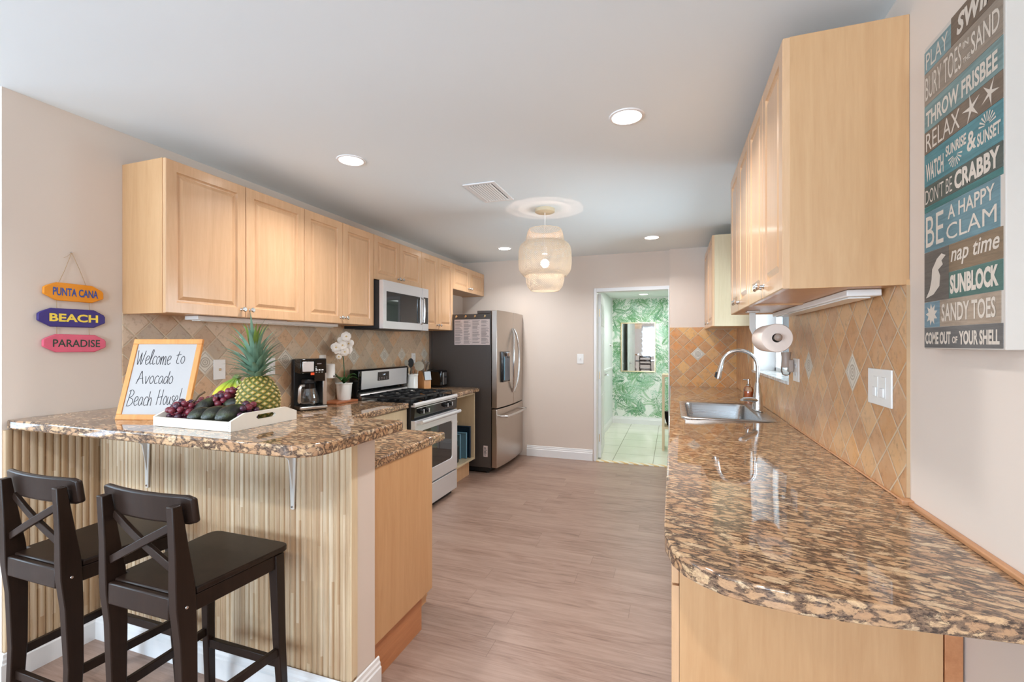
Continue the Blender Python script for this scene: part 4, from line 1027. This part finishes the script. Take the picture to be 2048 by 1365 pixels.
w = MB(); R = random.Random(3); cb = c0+ax*(Hh*.97)
for k in range(74):
    h0 = k/74; th = k*2.39996; el = radians(2+80*h0**1.1+R.uniform(-8, 8)); Ln = .070+.080*min(1, h0*2.0)+.055*(h0 > .7)*R.random()
    base = cb+ax*(.075*h0)+(a1*cos(th)+a2*sin(th))*(.024*(1-.6*h0)); wd = .0125-.002*h0
    rad = a1*cos(th)+a2*sin(th); sd = ax.cross(rad).normalized(); p_ = base.copy(); rws = []; e_ = el+.35
    for q in range(7):
        f_ = q/6; ww = wd*(1-f_**1.6)*(.8+.6*f_*(1-f_)*2)
        dirv = rad*cos(e_)+ax*sin(e_); nrm = (dirv.cross(sd)).normalized()
        rws.append([p_-sd*ww, p_-nrm*ww*.25, p_+sd*ww]); p_ = p_+dirv*(Ln/6); e_ -= .16
    w.loops(rws, closed=False, cap=(False, False), mi=0 if h0 < .8 or R.random() < .5 else 1)
obj('crown', w, ['crown_leaf', 'crown_leaf_green'], t, recalc=False)
# bananas
t = thing('banana_bunch', 'bunch of yellow-green bananas standing behind the grapes', 'bananas', (-1.74, 1.42, TB))
top = Vector((-1.735, 1.455, 1.232))
obj('stem_cap', MB().tube([top+Vector((-.012, 0, .0)), top+Vector((0, 0, .006)), top+Vector((.016, 0, .001))], [.010, .013, .010], 10, flat=.8), plain('banana_stem', S(96, 110, 54), .6), t)
for k, (dx, dy) in enumerate([(-.085, -.02), (-.055, -.045), (-.02, -.055), (.018, -.05), (.05, -.03), (.045, .0)]):
    P_ = []
    for q in range(9):
        f_ = q/8; P_.append(top+Vector((dx*(f_**.8)+dx*.25*sin(pi*f_), dy*(f_**.8)+dy*.6*sin(pi*f_), -.145*f_**1.1)))
    obj('banana', MB().tube(P_, [.005, .0075, .0125, .0155, .0165, .016, .014, .009, .004], 8), 'banana', t)
# avocados
av = MB()
prof = []
for k in range(15):
    f_ = k/14; prof.append((max(.0005, .0345*sin(pi*min(1, f_*.93+.035))**.6*(1-.32*f_**1.5)), -.048+.098*f_))
av.lathe(prof, (0, 0, 0), 20, 'y')
av_me = obj('avocado', av, 'avocado', ang=80)
AV = [((-1.712, 1.298, TB+.056), (.85, .1, -.45), .95, 'dark avocado beside the left grapes, leaning upright'),
      ((-1.668, 1.250, TB+.037), (.28, 0, -.50), .92, 'brownish avocado at the front of the tray, left of the two largest'),
      ((-1.603, 1.258, TB+.041), (.34, 0, -.48), 1.0, 'green-black avocado in the middle of the front row'),
      ((-1.533, 1.264, TB+.045), (.40, 0, -.48), 1.12, 'large glossy dark avocado at the right of the front row'),
      ((-1.625, 1.350, TB+.066), (.2, 0, -1.2), .8, 'small avocado lying behind the others beside the bananas')]
for i, (p_, rot, sc, lab) in enumerate(AV):
    o = av_me if i == 0 else av_me.copy()
    if i: C.objects.link(o)
    o.location = p_; o.rotation_euler = rot; o.scale = (sc, sc, sc); tag(o, lab, 'avocado', 'avocados in the tray')
# grapes
gb = MB(); gb.ball((0, 0, 0), .0118, (1, 1, 1.1), 14, 10); g0 = bpy.data.meshes.new('grape'); gb.bm.to_mesh(g0); gb.bm.free(); g0.materials.append(M['grape']); g0.polygons.foreach_set('use_smooth', [True]*len(g0.polygons))
g1 = g0.copy(); g1.materials[0] = M['grape_dark']
ALLG = []
def bunch(label, cells, seed, dark, stem, sr=1):
    R = random.Random(seed); t = thing('grape_bunch', label, 'grapes', cells[0][:3], 'grape bunches in the tray')
    pl = []
    for (cx, cy, cz, rx, ry, rz, n) in cells:
        tries = 0; cnt = 0
        while cnt < n and tries < 4000:
            tries += 1
            p_ = Vector((cx+R.uniform(-1, 1)*rx, cy+R.uniform(-1, 1)*ry, cz+R.uniform(-1, 1)*rz))
            if p_.z < TB+.013 or ((p_.x-cx)/rx)**2+((p_.y-cy)/ry)**2+((p_.z-cz)/rz)**2 > 1.15: continue
            if p_.y < TY0+.026 or p_.y > TY1-.024 or p_.x > TX1-.026 or p_.x < TX0+.024: continue
            if any((p_-q).length < .0205 for q in pl+ALLG): continue
            if hypot(p_.x+1.548+.12*(p_.z-TB), p_.y-1.404) < .091: continue
            if any((p_-Vector(a_[0])).length < .040*a_[2] for a_ in AV): continue
            pl.append(p_); cnt += 1
    ALLG.extend(pl)
    for p_ in pl:
        o = bpy.data.objects.new('grape', g1 if R.random() < dark else g0); C.objects.link(o); o.parent = t; o.matrix_parent_inverse = Matrix.Translation(-t.location)
        o.location = p_; o.rotation_euler = (R.uniform(0, 3), R.uniform(0, 3), 0); s_ = R.uniform(.9, 1.12); o.scale = (s_, s_, s_)
    obj('stem', MB().tube(stem, [.0026*sr, .0022*sr, .0018*sr]+[.0014]*(len(stem)-3), 6), 'stem_brown', t)
bunch('red grape bunch at the left end of the tray with a dark curled stem', [(-1.785, 1.272, TB+.034, .052, .048, .046, 66), (-1.755, 1.345, TB+.052, .045, .04, .034, 30)], 1, .25,
      [(-1.715, 1.30, TB+.115), (-1.735, 1.29, TB+.100), (-1.742, 1.285, TB+.085), (-1.765, 1.28, TB+.068), (-1.80, 1.27, TB+.062), (-1.82, 1.26, TB+.060)], 1.7)
bunch('red grape bunch heaped in the middle behind the avocados', [(-1.685, 1.36, TB+.055, .058, .042, .052, 52), (-1.650, 1.385, TB+.100, .034, .028, .026, 16)], 2, .25,
      [(-1.68, 1.36, TB+.11), (-1.69, 1.35, TB+.09), (-1.70, 1.34, TB+.06), (-1.71, 1.33, TB+.04)])
bunch('dark purple grape bunch at the right before the pineapple', [(-1.503, 1.320, TB+.034, .030, .062, .042, 40), (-1.545, 1.335, TB+.060, .03, .02, .028, 14)], 3, .7,
      [(-1.53, 1.30, TB+.085), (-1.51, 1.30, TB+.07), (-1.50, 1.31, TB+.06), (-1.495, 1.34, TB+.05)])

# ------------------------------------------------------------------ coffee maker
t = thing('coffee_maker', 'black and stainless drip coffee maker with glass carafe on the left counter', 'coffee maker', (-2.40, 2.60, .915))
cm = Matrix.Translation((-2.452, 2.628, .9155)) @ Matrix.Rotation(radians(62), 4, 'Z')
# local frame: width along x, front faces -y
def cobj(name, mb, mat, parent, **kw): return obj(name, mb.xf(cm), mat, parent, **kw)
cobj('rear_tower', MB().box(-.092, .092, .02, .074, 0, .352), 'black_matte', t, bevel=.008)
cobj('base', MB().box(-.092, .092, -.115, .02, .0, .030), 'black_matte', t, bevel=.008)
cobj('base_band', MB().box(-.0935, .0935, -.1175, -.10, .006, .028), 'steel_side', t, bevel=.006)
cobj('hot_plate', MB().lathe([(.062, .030), (.060, .034)], (-.01, -.045, 0), 28), 'black_gloss', t)
cobj('brew_head', MB().box(-.088, .090, -.105, .02, .255, .358), 'black_gloss', t, bevel=.006)
cobj('side_column', MB().box(.064, .0915, -.105, .02, .031, .255), 'steel_side', t, bevel=.003)
cobj('filter_front', MB().box(-.076, .000, -.113, -.106, .268, .338), 'steel', t, bevel=.003)
p = cobj('control_panel', MB().box(.004, .078, -.1095, -.106, .200, .350), 'black_gloss', t, bevel=.001)
w = MB()
for k in range(3): w.box(.012+.02*k, .026+.02*k, -.1105, -.1095, .275, .282)
for k in range(3): w.box(.012+.02*k, .022+.02*k, -.1105, -.1095, .262, .264)
w.box(.012, .02, -.1105, -.1095, .30, .302); w.box(.012, .02, -.1105, -.1095, .288, .292)
cobj('button_marks', w, 'white_trim', p, smooth=False)
w = MB(); w.box(.022, .052, -.1105, -.1095, .318, .326); cobj('display_digits', w, 'ink_grey', p, smooth=False)
cobj('warning_tag', MB().box(-.02, .03, -.1085, -.105, .243, .262), 'red_orange', t, bevel=.002)
cr = cobj('carafe', MB().lathe([(.05, .036), (.066, .045), (.069, .07), (.062, .11), (.050, .150), (.048, .165)], (-.010, -.040, 0), 32, cap=(True, False)), 'clear_glass', t)
cobj('carafe_collar', MB().lathe([(.0505, .148), (.052, .150), (.052, .182), (.048, .186)], (-.010, -.040, 0), 32), 'black_gloss', cr)
cobj('carafe_lid', MB().lathe([(.047, .1865), (.048, .205), (.04, .215)], (-.010, -.040, 0), 28), 'black_matte', cr)
w = MB(); w.bar([(-.05, -.075, .172), (-.085, -.105, .172), (-.095, -.113, .155), (-.098, -.114, .07), (-.092, -.11, .058)], .020, .012, up=(0, 1, 0)); cobj('carafe_handle', w, 'steel_side', cr, bevel=.003)

# orchid on a wooden board
tag(obj('cutting_board', MB().box(-2.560, -2.40, 2.86, 3.115, .9155, .932), 'board_wood', bevel=.003), 'small brown wooden board under the orchid pot', 'cutting board')
OX, OY = -2.475, 3.035
t = thing('potted_orchid', 'white orchid in a white pot on a wooden board left of the stove', 'plant', (OX, OY, .932))
obj('pot', MB().lathe([(.050, .9325), (.052, .936), (.062, 1.055), (.066, 1.058), (.066, 1.066), (.060, 1.066), (.056, 1.05)], (OX, OY, 0), 28), 'ceramic_white', t)
obj('soil', MB().lathe([(.050, 1.050), (.05, 1.055)], (OX, OY, 0), 20), 'stem_brown', t)
obj('stem', MB().tube([(OX, OY, 1.05), (OX+.004, OY-.002, 1.16), (OX-.005, OY, 1.26), (OX-.012, OY-.02, 1.33), (OX-.005, OY-.05, 1.40)], .004, 8), 'leaf_green', t)
def leaf(pts_, wd, nm, mat, par, up=Vector((0, 0, 1))):
    w = MB(); rws = []; n2 = len(pts_)
    for i, p_ in enumerate(pts_):
        p_ = Vector(p_); d_ = (Vector(pts_[min(i+1, n2-1)])-Vector(pts_[max(i-1, 0)])).normalized(); sd = d_.cross(up).normalized(); f_ = i/(n2-1); ww = wd*sin(pi*(f_*.92+.06))**.8
        rws.append([p_-sd*ww, p_-up*ww*.3, p_+sd*ww])
    w.loops(rws, closed=False, cap=(False, False)); o = obj(nm, w, mat, par, recalc=False)
    m_ = o.modifiers.new('s', 'SOLIDIFY'); m_.thickness = .0015; return o
for a, L_, zz in ((radians(-150), .15, .05), (radians(-60), .14, .0), (radians(20), .10, .03), (radians(200), .11, .00), (radians(60), .12, -.01)):
    leaf([(OX+cos(a)*L_*q, OY+sin(a)*L_*q, 1.062+.06*sin(pi*q*.8)+zz*q) for q in (0, .2, .4, .6, .8, 1)], .024, 'leaf', 'leaf_green', t)
R = random.Random(5)
for k, (dx, dy, dz) in enumerate([(0, -.03, 1.40), (.02, -.055, 1.365), (-.01, .0, 1.375), (.015, .01, 1.33), (-.005, -.08, 1.335), (.02, -.03, 1.315), (.0, -.105, 1.35), (.02, -.012, 1.435), (.012, .03, 1.38), (.01, -.085, 1.275)]):
    c_ = Vector((OX+dx+.01, OY+dy, dz)); fwd = Vector((.75, -.55+R.uniform(-.3, .3), R.uniform(-.3, .25))).normalized()
    s1 = fwd.cross(Vector((0, 0, 1))).normalized(); s2 = s1.cross(fwd); w = MB(); sz = .040 if k < 9 else .022
    for q in range(5):
        a = 2*pi*q/5+pi/2; d_ = s1*cos(a)+s2*sin(a); e_ = fwd.cross(d_); ww = sz*(.62 if q in (1, 4) else .45)
        rws = [[c_+d_*sz*f_+fwd*(.006*sin(pi*f_))-e_*ww*g_, c_+d_*sz*f_+fwd*(.010*sin(pi*f_)), c_+d_*sz*f_+fwd*(.006*sin(pi*f_))+e_*ww*g_] for f_, g_ in ((.05, .15), (.35, .7), (.65, 1), (.9, .7), (1.02, .15))]
        w.loops(rws, closed=False, cap=(False, False))
    fl = obj('flower', w, 'orchid_petal', t, recalc=False); obj('flower_heart', MB().ball(c_+fwd*.006, .0055), 'orchid_heart', fl)

# utensil crock, knife block, toaster
CX, CY = -2.428, 3.965
t = thing('utensil_crock', 'white ceramic crock right of the stove holding kitchen utensils', 'crock', (CX, CY, .9155))
obj('crock_body', MB().lathe([(.062, .9157), (.064, .922), (.064, .935), (.062, .938), (.062, 1.065), (.065, 1.068), (.065, 1.082), (.060, 1.082), (.057, 1.07), (.057, .93)], (CX, CY, 0), 32), 'ceramic_white', t)
plain('grey_silicone', S(176, 166, 148), .5); plain('wood_spoon', S(150, 106, 74), .6)
def utensil(lab, dx, dy, tx, ty, tz, head, hm, sm, cat='utensil'):
    b0 = Vector((CX+dx, CY+dy, .935)); e0 = Vector((CX+tx, CY+ty, tz)); d_ = (e0-b0).normalized()
    t = thing('kitchen_utensil', lab, cat, tuple(b0), 'utensils in the crock')
    obj('utensil_handle', MB().tube([b0, b0.lerp(e0, .5), e0], .0048, 8), sm, t)
    view = Vector((.55, -.83, 0)).normalized(); sd = d_.cross(view).normalized(); w = MB(); rr, ln = head
    L0, L1 = [], []
    for k in range(16):
        a = 2*pi*k/16; p_ = e0+d_*(ln*.9+ln*sin(a))+sd*(rr*cos(a)); L0.append(p_-view*.003); L1.append(p_+view*.003)
    w.loops([L0, L1]); obj('utensil_head', w, hm, t, bevel=.001)
utensil('grey spoonula leaning left out of the crock', -.03, -.01, -.03, -.04, 1.165, (.020, .030), 'grey_silicone', 'grey_silicone')
utensil('black slotted spatula upright in the crock', -.01, .0, -.01, .005, 1.15, (.028, .045), 'black_matte', 'black_matte')
utensil('brown wooden spoon in the middle of the crock', .01, .01, .005, .03, 1.12, (.013, .02), 'wood_spoon', 'wood_spoon')
utensil('round grey ladle leaning right out of the crock', .025, .01, .04, .060, 1.115, (.050, .048), 'grey_silicone', 'grey_silicone')
utensil('pale wooden spoon behind the grey spoonula', -.02, .02, -.02, .0, 1.105, (.012, .02), 'light_wood', 'light_wood')
t = thing('knife_block', 'wooden knife block with steel handles right of the utensil crock', 'knife block', (-2.42, 4.22, .9155))
km = Matrix.Translation((-2.425, 4.215, .9155)) @ Matrix.Rotation(radians(-28), 4, 'Z')
obj('block', MB().prism([(-.07, 0), (.055, 0), (.055, .085), (.02, .175), (-.05, .185), (-.07, .16)], 'y', -.042, .042).xf(km), 'block_wood', t, bevel=.003)
obj('steel_insert', MB().prism([(.057, .088), (.070, .092), (.052, .178), (.022, .182), (.022, .176)], 'y', -.038, .038).xf(km), 'steel_dark', t, bevel=.001)
for i, (lx, ly) in enumerate([(-.05, -.02), (-.05, .015), (-.02, -.022), (-.02, .012), (.005, -.02), (.005, .015)]):
    kn = thing('kitchen_knife', 'steel-handled knife in the wooden block, '+['back left', 'back right', 'middle left', 'middle right', 'front left', 'front right'][i]+' slot', 'knife', (-2.43, 4.22, 1.10), 'knives in the block')
    w = MB(); w.bar([(lx, ly, .178), (lx+.014, ly, .215), (lx+.055-(i//2)*.004, ly+(.006 if ly > 0 else -.006), .300-(i//2)*.016)], .010, .017, up=(1, 0, 0)).xf(km); obj('knife_handle', w, 'steel_side', kn, bevel=.002)
TXc, TYc = -2.39, 4.41
t = thing('toaster', 'black toaster in front of the dark refrigerator side', 'toaster', (TXc, TYc, .9155))
obj('toaster_body', MB().box(-2.53, -2.292, 4.335, 4.475, .925, 1.098), 'black_gloss', t, bevel=.018, seg=4)
obj('toaster_base', MB().box(-2.52, -2.298, 4.342, 4.468, .9157, .925), 'black_matte', t)
obj('control_face', MB().box(-2.2935, -2.288, 4.365, 4.445, .945, 1.075), 'steel_side', t, bevel=.003)
obj('lever', MB().box(-2.288, -2.270, 4.395, 4.415, 1.02, 1.035), 'black_matte', t, bevel=.003)
w = MB()
for y in (4.375, 4.42): w.box(-2.50, -2.33, y, y+.018, 1.0975, 1.099)
obj('slot', w, 'black_matte', t, smooth=False)

# ------------------------------------------------------------------ beach sign hanging on the left wall
t = thing('hanging_beach_sign', 'three painted wooden planks strung one below the other on the left wall', 'sign', (XL+.01, 1.325, 1.6))
def plank(yc, zc, L_, hh, mat, rot, text, tm, tw, th, bold):
    pts_ = [(-L_/2, -hh*.18), (-L_/2, hh*.18), (-L_/2+.012, hh*.30), (-L_/2+.045, hh/2), (L_/2-.045, hh/2), (L_/2-.006, hh*.24), (L_/2, hh*.12), (L_/2, -hh*.22), (L_/2-.045, -hh/2), (-L_/2+.045, -hh/2)]
    rp_ = [(yc+a*cos(rot)-b*sin(rot), zc+a*sin(rot)+b*cos(rot)) for a, b in pts_]
    p_ = obj('plank', MB().prism(rp_, 'x', XL+.002, XL+.016), mat, t, bevel=.003, label=None)
    lettering(text, (XL+.0162, yc+.004, zc), (0, cos(rot), sin(rot)), (0, -sin(rot), cos(rot)), tw, th, tm, p_, bold=bold)
    return p_
plank(1.326, 1.607, .222, .080, 'orange_paint', -.01, "PUNTA CANA", 'blue_ink', .168, .036, .022)['label'] = 'orange top plank'
plank(1.320, 1.492, .248, .082, 'purple_paint', .0, 'BEACH', 'yellow_ink', .180, .036, .034)['label'] = 'purple middle plank'
plank(1.330, 1.378, .234, .080, 'pink_paint', -.01, 'PARADISE', 'green_ink', .176, .034, .012)['label'] = 'pink bottom plank'
w = MB(); x = XL+.008
w.tube([(x, 1.317, 1.788), (x, 1.29, 1.70), (x, 1.268, 1.642)], .0013, 5); w.tube([(x, 1.317, 1.788), (x, 1.345, 1.72), (x, 1.372, 1.642)], .0013, 5); w.tube([(x, 1.317, 1.788), (x, 1.30, 1.768), (x, 1.288, 1.76)], .0008, 5)
for z0, z1 in ((1.572, 1.53), (1.455, 1.415)):
    for y in (1.262, 1.382): w.tube([(x, y, z0), (x, y+.002, z1)], .0013, 5)
obj('string', w, 'rope', t)
obj('nail', MB().lathe([(.003, .0005), (.003, .012)], (XL, 1.317, 1.789), 8, 'x'), 'chrome', t)

# ------------------------------------------------------------------ word-art canvas on the right wall
SX = .609; YA, YZ = 1.466, 1.160
t = thing('beach_rules_canvas', 'white canvas of painted plank slogans hung on the right wall', 'wall art', (SX, (YA+YZ)/2, 1.362))
obj('canvas', MB().box(SX+.001, XR-.0005, YZ, YA, 1.362, 2.13), 'canvas_white', t, bevel=.002)
SW = YA-YZ-.008
def sy_(s): return YA-.002-s*SW
def plankmat(name, c):
    n = NT(name); v = n.obj(); f_ = n.noise(n.mapping(v, (30, 6, 70)), 1.5, 5, .7, .8)
    n.set(col=n.mix(n.ramp(f_, [(.35, (0, 0, 0, 1)), (.7, (1, 1, 1, 1))]), tuple(q*.8 for q in c[:3])+(1,), tuple(min(1, q*1.2) for q in c[:3])+(1,)), rough=.7); M[name] = n.m
rowsP = [('play', 0, .40, 2.062, 2.118, (124, 146, 146)), ('swim', .40, 1, 2.062, 2.129, (118, 100, 84)), ('bury', 0, 1, 1.980, 2.062, (150, 134, 118)), ('throw', 0, 1, 1.912, 1.980, (122, 142, 138)), ('relax', 0, 1, 1.856, 1.912, (122, 104, 88)),
 ('watch', 0, 1, 1.773, 1.856, (84, 130, 134)), ('dont', 0, 1, 1.722, 1.773, (84, 90, 82)), ('dont2', 0, 1, 1.707, 1.722, (62, 112, 108)), ('clam', 0, .97, 1.606, 1.707, (104, 134, 140)), ('shell', 0, .37, 1.480, 1.606, (104, 96, 88)),
 ('nap', .37, 1, 1.542, 1.606, (130, 108, 84)), ('sunblock', .37, 1, 1.480, 1.542, (80, 110, 100)), ('coral', 0, .24, 1.416, 1.480, (120, 142, 150)), ('sandy', .24, .98, 1.416, 1.480, (164, 144, 124)), ('come', 0, 1, 1.365, 1.416, (108, 104, 100))]
pp = {}
for nm, s0, s1, z0, z1, c in rowsP:
    plankmat('plank_'+nm, S(*c)); pp[nm] = obj('painted_plank', MB().box(SX, SX+.001, sy_(s1)+.0004, sy_(s0)-.0004, z0+.0004, z1-.0004), 'plank_'+nm, t, smooth=False)
def tx(nm, s, s0, s1, z0, z1, bold=.02, shear=0):
    yc = (sy_(s0)+sy_(s1))/2
    lettering(s, (SX-.0003, yc, (z0+z1)/2), (0, -1, 0), (0, 0, 1), abs(sy_(s0)-sy_(s1)), z1-z0, 'sign_letter', pp[nm], extrude=.0002, bold=bold, shear=shear)
tx('play', 'PLAY', .03, .36, 2.070, 2.110, .0); tx('swim', 'SWIM', .48, .96, 2.072, 2.118, .04, .2)
tx('bury', 'BURY TOES', .02, .54, 1.992, 2.050, .0); tx('bury', 'IN', .56, .63, 2.030, 2.044, .02); tx('bury', 'THE', .56, .65, 1.996, 2.008, .02); tx('bury', 'SAND', .66, .97, 1.998, 2.045, .01)
tx('throw', 'THROW FRISBEE', .03, .95, 1.922, 1.962, .03); tx('relax', 'RELAX', .03, .52, 1.862, 1.906, .0)
tx('watch', 'WATCH', .03, .30, 1.785, 1.830, .03); tx('watch', 'SUNRISE', .33, .60, 1.815, 1.840, .03); tx('watch', '&', .61, .72, 1.793, 1.835, .02); tx('watch', 'SUNSET', .73, .98, 1.790, 1.818, .03)
tx('dont', "DON'T BE", .02, .42, 1.728, 1.765, -.005); tx('dont', 'CRABBY', .45, .97, 1.726, 1.768, .04)
tx('clam', 'BE', .03, .30, 1.618, 1.695, .0); tx('clam', 'A HAPPY', .36, .92, 1.666, 1.698, .015); tx('clam', 'CLAM', .34, .94, 1.618, 1.655, .0)
tx('nap', 'nap time', .40, .97, 1.553, 1.598, .015, .25); tx('sunblock', 'SUNBLOCK', .39, .96, 1.490, 1.534, .05); tx('sandy', 'SANDY TOES', .27, .93, 1.428, 1.470, .02)
tx('come', 'COME OUT', .02, .40, 1.374, 1.404, .04); tx('come', 'OF', .42, .49, 1.376, 1.392, .03); tx('come', 'YOUR SHELL', .51, .97, 1.373, 1.404, .04)
def shape2d(nm, polys):
    w = MB()
    for pl in polys: w.face([w.bm.verts.new((SX-.0005, sy_(a), b)) for a, b in pl])
    obj('emblem', w, 'sign_letter', pp[nm], smooth=False, recalc=False)
def star(s, z, R_, rot, n5=5, inn=.28):
    return [(s+(R_ if k % 2 == 0 else R_*inn)*cos(rot+pi*k/n5)/SW, z+(R_ if k % 2 == 0 else R_*inn)*sin(rot+pi*k/n5)) for k in range(2*n5)]
shape2d('relax', [star(.66, 1.884, .034, .5, inn=.22)]); shape2d('relax', [star(.87, 1.886, .030, 1.1, inn=.22)])
def sunrays(s, z, R_, up):
    P_ = []
    for k in range(9):
        a = up*(pi*(k+.5)/9)
        P_.append([(s+.008*cos(a-.1)/SW, z+.008*sin(a-.1)), (s+R_*cos(a-.07)/SW, z+R_*sin(a-.07)), (s+R_*cos(a+.07)/SW, z+R_*sin(a+.07)), (s+.008*cos(a+.1)/SW, z+.008*sin(a+.1))])
    return P_
shape2d('watch', sunrays(.46, 1.808, .028, -1)); shape2d('watch', sunrays(.84, 1.824, .028, 1))
shape2d('shell', [[(.03, 1.490), (.15, 1.497), (.24, 1.515), (.25, 1.54), (.22, 1.555), (.29, 1.565), (.27, 1.575), (.33, 1.585), (.27, 1.592), (.20, 1.582), (.17, 1.572), (.13, 1.56), (.12, 1.535), (.09, 1.51)]])
shape2d('coral', [star(.12, 1.448, .028, .3, 9, .55)])

# ------------------------------------------------------------------ bar stools
def make_stool():
    t = thing('bar_stool', '', 'bar stool', (0, 0, 0), 'dark bar stools at the peninsula')
    K = dict(local=True)
    pts_ = [(-.135, -.004), (.135, -.004), (.137, .036), (.165, .040)]+[(.19-.035+.035*cos(radians(a)), .345+.035*sin(radians(a))) for a in (0, 30, 60, 90)]+[(-.19+.035+.035*cos(radians(a)), .345+.035*sin(radians(a))) for a in (90, 120, 150, 180)]+[(-.165, .040), (-.137, .036)]
    obj('seat', MB().prism(pts_, 'z', .620, .640), 'stool_wood', t, bevel=.005, **K)
    w = MB(); w.box(-.152, .152, .325, .343, .565, .619); obj('front_apron', w, 'stool_wood', t, bevel=.002, **K)
    for s in (-1, 1):
        w = MB(); w.loops([[(s*.146, .034, z), (s*.163, .034, z), (s*.182, .312, z), (s*.165, .312, z)] for z in (.570, .619)])
        obj('side_apron', w, 'stool_wood', t, bevel=.002, **K)
    obj('back_apron', MB().prism([(-.136, -.022), (.136, -.022), (.136, -.004), (-.136, -.004)], 'z', .566, .634), 'stool_wood', t, bevel=.005, **K)
    for s in (-1, 1):
        sec = [(0, .004, .026, .036), (.30, .016, .030, .044), (.50, .012, .032, .052), (.60, .005, .034, .060), (.66, .002, .034, .058), (.76, -.006, .030, .044), (.905, -.021, .028, .028)]
        L_ = []
        for z, y, wx, wy in sec:
            xo = s*(.155 if z > .6 else .155+.012*(.6-z))
            L_.append([(xo-wx/2, y-wy/2, z), (xo+wx/2, y-wy/2, z), (xo+wx/2, y+wy/2, z), (xo-wx/2, y+wy/2, z)])
        lg = obj('rear_leg', MB().loops(L_), 'stool_wood', t, bevel=.003, **K)
        obj('bolt', MB().lathe([(.005, 0), (.004, s*.002)], (s*.173, .004, .60), 10, 'x'), 'chrome', lg, **K)
        L_ = [[(s*(xo)-wx/2, y-wx/2, z), (s*(xo)+wx/2, y-wx/2, z), (s*(xo)+wx/2, y+wx/2, z), (s*(xo)-wx/2, y+wx/2, z)] for z, xo, y, wx in ((0, .184, .352, .026), (.30, .176, .338, .032), (.619, .170, .330, .038))]
        obj('front_leg', MB().loops(L_), 'stool_wood', t, bevel=.003, **K)
        obj('side_rung', MB().bar([(s*.160, .03, .270), (s*.178, .330, .268)], .016, .030), 'stool_wood', t, bevel=.002, **K)
    obj('front_rung', MB().bar([(-.168, .340, .222), (.168, .340, .222)], .018, .032), 'stool_wood', t, bevel=.002, **K)
    obj('back_rung', MB().bar([(-.152, .012, .20), (.152, .012, .20)], .016, .030), 'stool_wood', t, bevel=.002, **K)
    L_ = []
    for k in range(17):
        f_ = k/8-1; x_ = f_*.202-.012; yb = -.004+.022*f_*f_
        e_ = 0 if abs(f_) < .95 else .008
        L_.append([(x_, yb, .838+e_), (x_, yb+.020, .836+e_), (x_, yb+.010, .926-e_), (x_, yb-.010, .928-e_)])
    obj('top_rail', MB().loops(L_), 'stool_wood', t, bevel=.008, seg=3, **K)
    for s in (-1, 1):
        P_ = [(s*(-.140+.280*q), -.004-.016*sin(pi*q)*.4+s*.005, .842-.142*q) for q in [k/8 for k in range(9)]]
        obj('cross_brace', MB().bar(P_, .013, .024, up=(0, 0, 1)), 'stool_wood', t, bevel=.002, **K)
    return t
st = make_stool(); st['label'] = 'dark brown cross-back bar stool nearer the camera, right of the two'
st.location = (-1.520, .962, 0)
copy_tree(st, 'dark brown cross-back bar stool at the left edge of the photo', (-2.055, .962, 0))

# ------------------------------------------------------------------ living room things seen only in mirrors
def chair(x, y, rz, lab):
    t = thing('dining_chair', lab, 'chair', (x, y, 0), 'dining chairs behind the camera', rz); K = dict(local=True)
    obj('seat', MB().box(-.21, .21, -.21, .21, .44, .47), 'stool_wood', t, bevel=.005, **K)
    for sx in (-1, 1):
        obj('leg', MB().box(sx*.19-.018, sx*.19+.018, -.21, -.174, 0, .44), 'stool_wood', t, **K); obj('rear_leg', MB().box(sx*.19-.018, sx*.19+.018, .174, .21, 0, .95), 'stool_wood', t, **K)
    for z in (.62, .75, .88): obj('back_slat', MB().box(-.172, .172, .182, .20, z, z+.06), 'stool_wood', t, **K)
chair(-.95, -1.35, 0, 'dark ladder-back dining chair left in the hall mirror reflection'); chair(-1.5, -1.35, 0, 'dark ladder-back dining chair right in the hall mirror reflection')
t = thing('dining_table', 'dark dining table behind the camera', 'table', (-1.2, -2.1, 0))
obj('tabletop', MB().box(-2.0, -.5, -2.6, -1.65, .72, .75), 'stool_wood', t, bevel=.004)
for x in (-1.92, -.58):
    for y in (-2.52, -1.73): obj('leg', MB().box(x-.03, x+.03, y-.03, y+.03, 0, .72), 'stool_wood', t)
